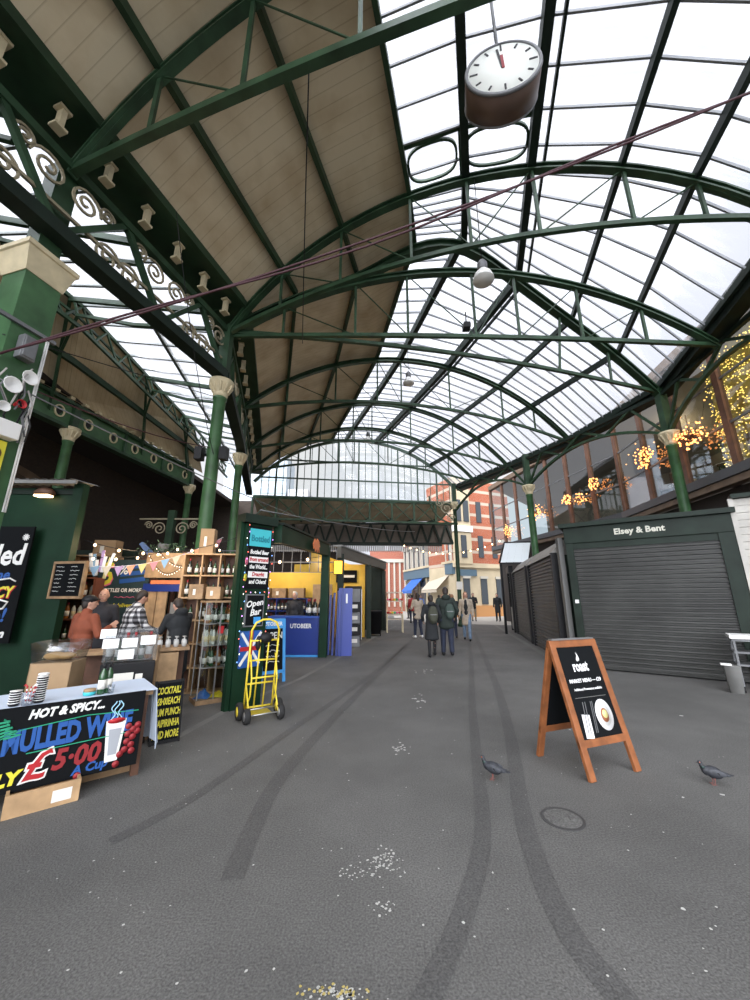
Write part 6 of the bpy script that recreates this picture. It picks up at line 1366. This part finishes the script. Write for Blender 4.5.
COATK = cmat('near black coat', (.012, .014, .016)); COATG = cmat('dark green parka', (.014, .022, .018)); NAVY = cmat('navy trousers', (.015, .02, .04)); BLKT = cmat('black trousers', (.01, .01, .012)); BEIGE = cmat('beige coat', (.36, .30, .23)); JEAN = cmat('blue jeans', (.06, .11, .2)); JEANL = cmat('pale blue jeans', (.14, .2, .28)); TAN = cmat('tan trousers', (.28, .22, .15))
OLIVE = cmat('olive pack', (.045, .048, .032)); RUST = cmat('rust brown jacket', (.20, .05, .022)); WSH = mat('white shoes', (.7, .7, .68), .5); FAIR = mat('light brown hair', (.22, .11, .05), .6)
person((2.00, 10.93, 0), math.radians(-3), 1.83, 'person walking away in dark green parka and navy trousers with small backpack', COATG, NAVY, hem=.74, stride=.10, hood=True, flare=.03, legw=1.12, arms=([(-.10, -.02, -.27), (.06, .16, -.16)], [(.11, -.02, -.27), (-.05, .14, -.18)]))
backpack((2.07, 10.74, 1.16), math.radians(-3), cmat('grey green pack', (.035, .055, .045)), 'small grey green backpack worn on the dark green parka', .9)
person((1.55, 10.76, 0), math.radians(4), 1.62, 'person walking away in knee length black coat and black tights', COATK, BLKT, hem=.52, stride=-.12, long_hair=False, hood=True, flare=.035, legw=.8, arms=([(-.08, .0, -.27), (.05, .15, -.15)], [(.09, -.0, -.27), (-.04, .12, -.2)]))
backpack((1.58, 10.58, 1.08), math.radians(4), OLIVE, 'olive brown backpack worn on the knee length black coat', .95)
person((1.72, 15.6, 0), math.radians(20), 1.74, 'person in beige coat and white shoes walking away on left', BEIGE, NAVY, hem=.78, stride=.10, long_hair=True, sole=WSH, arms=([(-.08, .02, -.27), (.05, .18, -.05)], [(.08, .02, -.27), (-.06, .18, -.02)]), vox=.01)
person((3.45, 14.7, 0), math.radians(165), 1.76, 'person with long light hair and open beige coat walking toward the camera', BEIGE, JEANL, hair=FAIR, hem=.60, stride=.14, long_hair=True, twist=.2, vox=.009, inner=COATK)
person((3.05, 15.3, 0), math.radians(-5), 1.68, 'person in dark jacket half hidden behind the green parka walker', COATK, NAVY, hem=.7, stride=.12, hair=FAIR, vox=.011)
person((6.72, 26.4, 0), math.radians(170), 1.85, 'person in dark jacket and tan trousers standing at the street mouth', COATK, TAN, hem=.82, vox=.012, arms=([(-.05, .05, -.28), (.08, .2, .05)], [(.05, .05, -.28), (-.08, .2, .05)]))
person((8.3, 26.2, 0), math.radians(150), 1.82, 'person in black carrying a bag beside the far kiosk post', COATK, BLKT, hem=.6, vox=.012)
person((5.35, 27.5, 0), math.radians(100), 1.8, 'person in white top and black trousers standing before the brick building', cmat('white top', (.6, .6, .6)), BLKT, hem=.85, vox=.012)
person((2.35, 24.5, 0), math.radians(10), 1.72, 'person in red jacket down the street under the blue awning', cmat('red jacket', (.35, .03, .03)), NAVY, hem=.8, vox=.013)
person((3.0, 25.5, 0), math.radians(190), 1.72, 'person in bright blue top down the street beside the red jacket', cmat('blue top', (.03, .15, .55)), BLKT, hem=.8, vox=.013)
person((3.9, 23.5, 0), math.radians(30), 1.7, 'person in grey jacket far behind the walking pair', cmat('grey jacket', (.2, .2, .22)), NAVY, hem=.8, vox=.013)
person((4.6, 26.5, 0), math.radians(200), 1.75, 'person in brown jacket far behind the facing walker', cmat('brown jacket', (.15, .09, .05)), NAVY, hem=.8, vox=.013, hair=FAIR)
person((2.6, 29.5, 0), math.radians(40), 1.75, 'person in cream jacket far down the side street', BEIGE, BLKT, hem=.8, vox=.013)
# stall people
person((-4.02, 5.42, 0), math.radians(-20), 1.58, 'customer in rust brown jacket and jeans seen from behind', RUST, JEAN, hem=.80, vox=.009, cap=BLACK, twist=-.6, arms=([(-.08, .02, -.27), (.02, .2, .06)], [(.10, .04, -.25), (-.06, .2, .10)]))
person((-4.66, 6.62, 0), math.radians(200), 1.70, 'bald seller in dark top facing the customer in rust jacket', cmat('dark seller top', (.02, .02, .025)), BLKT, hem=.8, bald=True, vox=.0085)
CHK = mat('black and white check shirt', (.5, .5, .5), .8); nt = CHK.node_tree; b_ = nt.nodes['Principled BSDF']; tc = nt.nodes.new('ShaderNodeTexCoord'); sp_ = nt.nodes.new('ShaderNodeSeparateXYZ'); nt.links.new(tc.outputs['Object'], sp_.inputs[0]); outs = []
for ax_ in (0, 2):
    m1 = nt.nodes.new('ShaderNodeMath'); m1.operation = 'MULTIPLY'; m1.inputs[1].default_value = 13; nt.links.new(sp_.outputs[ax_], m1.inputs[0]); m2 = nt.nodes.new('ShaderNodeMath'); m2.operation = 'FRACT'; nt.links.new(m1.outputs[0], m2.inputs[0]); m3 = nt.nodes.new('ShaderNodeMath'); m3.operation = 'GREATER_THAN'; m3.inputs[1].default_value = .5; nt.links.new(m2.outputs[0], m3.inputs[0]); outs.append(m3)
ad_ = nt.nodes.new('ShaderNodeMath'); ad_.operation = 'ADD'; nt.links.new(outs[0].outputs[0], ad_.inputs[0]); nt.links.new(outs[1].outputs[0], ad_.inputs[1]); dv_ = nt.nodes.new('ShaderNodeMath'); dv_.operation = 'DIVIDE'; dv_.inputs[1].default_value = 2; nt.links.new(ad_.outputs[0], dv_.inputs[0])
rp_ = nt.nodes.new('ShaderNodeValToRGB'); rp_.color_ramp.interpolation = 'CONSTANT'; e = rp_.color_ramp.elements; e[0].color = (.012, .012, .014, 1); e[1].position = .9; e[1].color = (.6, .6, .6, 1); x_ = e.new(.4); x_.color = (.13, .13, .14, 1)
nt.links.new(dv_.outputs[0], rp_.inputs[0]); nt.links.new(rp_.outputs[0], b_.inputs['Base Color'])
person((-3.86, 6.10, 0), math.radians(-35), 1.68, 'customer in black and white checked shirt leaning over the glasses', CHK, BLKT, hem=.82, vox=.009, lean=.18, nod=.3, arms=([(-.05, .08, -.26), (.04, .2, -.08)], [(.06, .08, -.26), (-.02, .2, -.08)]))
person((-3.02, 6.10, 0), math.radians(55), 1.56, 'customer in long black coat bending over counter behind the glass cabinet', COATK, BLKT, hem=.55, vox=.009, lean=.22, nod=.35, hood=True, arms=([(-.04, .12, -.24), (.02, .24, .0)], [(.05, .12, -.24), (-.02, .24, .02)]))
person((-2.42, 11.65, 0), math.radians(172), 1.72, 'white haired seller in dark jumper behind the blue bar counter', cmat('charcoal jumper', (.03, .03, .033)), BLKT, hair=mat('white hair', (.55, .53, .5), .7), hem=.8, vox=.0085)
# ------------------------------------------------------------------ pigeons
def pigeon(loc, rz, label, s=1., headup=0.):
    r = thing('pigeon', label, 'pigeon', loc, rz, None); FE = mat('pigeon feathers', (.022, .024, .03), .6, var=.4, vscale=30); WG = mat('pigeon wing', (.035, .038, .045), .6, var=.5, vscale=22)
    m = MB(); B = Matrix.Rotation(math.radians(14), 3, 'X')
    m.ell((0, -.01, .115), (.054, .090, .060), B); m.ell((0, .05, .125), (.040, .05, .045)); m.capsule((0, .075, .14), (0, .095, .185+headup), .030, .019); m.ell((0, .100, .200+headup), (.0185, .024, .0195)); m.capsule((0, -.07, .11), (0, -.135, .105), .030, .016); m.ell((0, -.15, .103), (.028, .045, .008))
    mobj('body', remesh(m, .004, 4), FE, r)
    MB().lathe([(.006, 0), (.0045, .010), (.001, .022)], (0, .120, .198+headup), 8, Matrix.Rotation(-PI/2-.2, 3, 'X')).build('beak', mat('beak grey', (.08, .07, .07), .5), r)
    for q in (-1, 1):
        MB().ell((q*.017, .106, .204+headup), (.003, .004, .004)).build('eye', ORANGE, r)
        w_ = MB(); w_.ell((q*.044, -.02, .122), (.014, .085, .036), Matrix.Rotation(q*.12, 3, 'Z') @ Matrix.Rotation(.1, 3, 'X')); w_.ell((q*.026, -.10, .105), (.012, .05, .014), Matrix.Rotation(q*.25, 3, 'Z')); mobj('wing', remesh(w_, .004, 2), WG, r)
        wb = MB(); wb.sweep([(q*.060, -.02, .13), (q*.056, -.05, .105)], .004, .012); wb.build('wing_bar', BLACK, r)
        l = MB(); l.capsule((q*.020, -.005, .075), (q*.022, .0, .045), .010, .005, 8); l.capsule((q*.022, 0, .045), (q*.022, .004, .006), .004, .0035, 8)
        for a in (-.5, 0, .5): l.capsule((q*.022, .004, .005), (q*.022+.028*math.sin(a), .004+.028*math.cos(a), .003), .0034, .002, 6)
        l.capsule((q*.022, .004, .005), (q*.022, -.014, .003), .003, .002, 6); l.build('leg', mat('pigeon leg pink', (.20, .08, .07), .6), r)
    m = MB(); m.ell((0, .083, .158+headup*.5), (.029, .026, .022), Matrix.Rotation(.4, 3, 'X')); m.build('neck_sheen', mat('green neck sheen', (.015, .035, .03), .3, .3), r)
    r.scale = (s, s, s); return r
pigeon((1.04, 3.79, 0), math.radians(62), 'dark pigeon standing on the tyre marks, left of menu board', .80)
pigeon((2.91, 3.70, 0), math.radians(75), 'dark pigeon walking on tarmac, right of the menu board', .80)
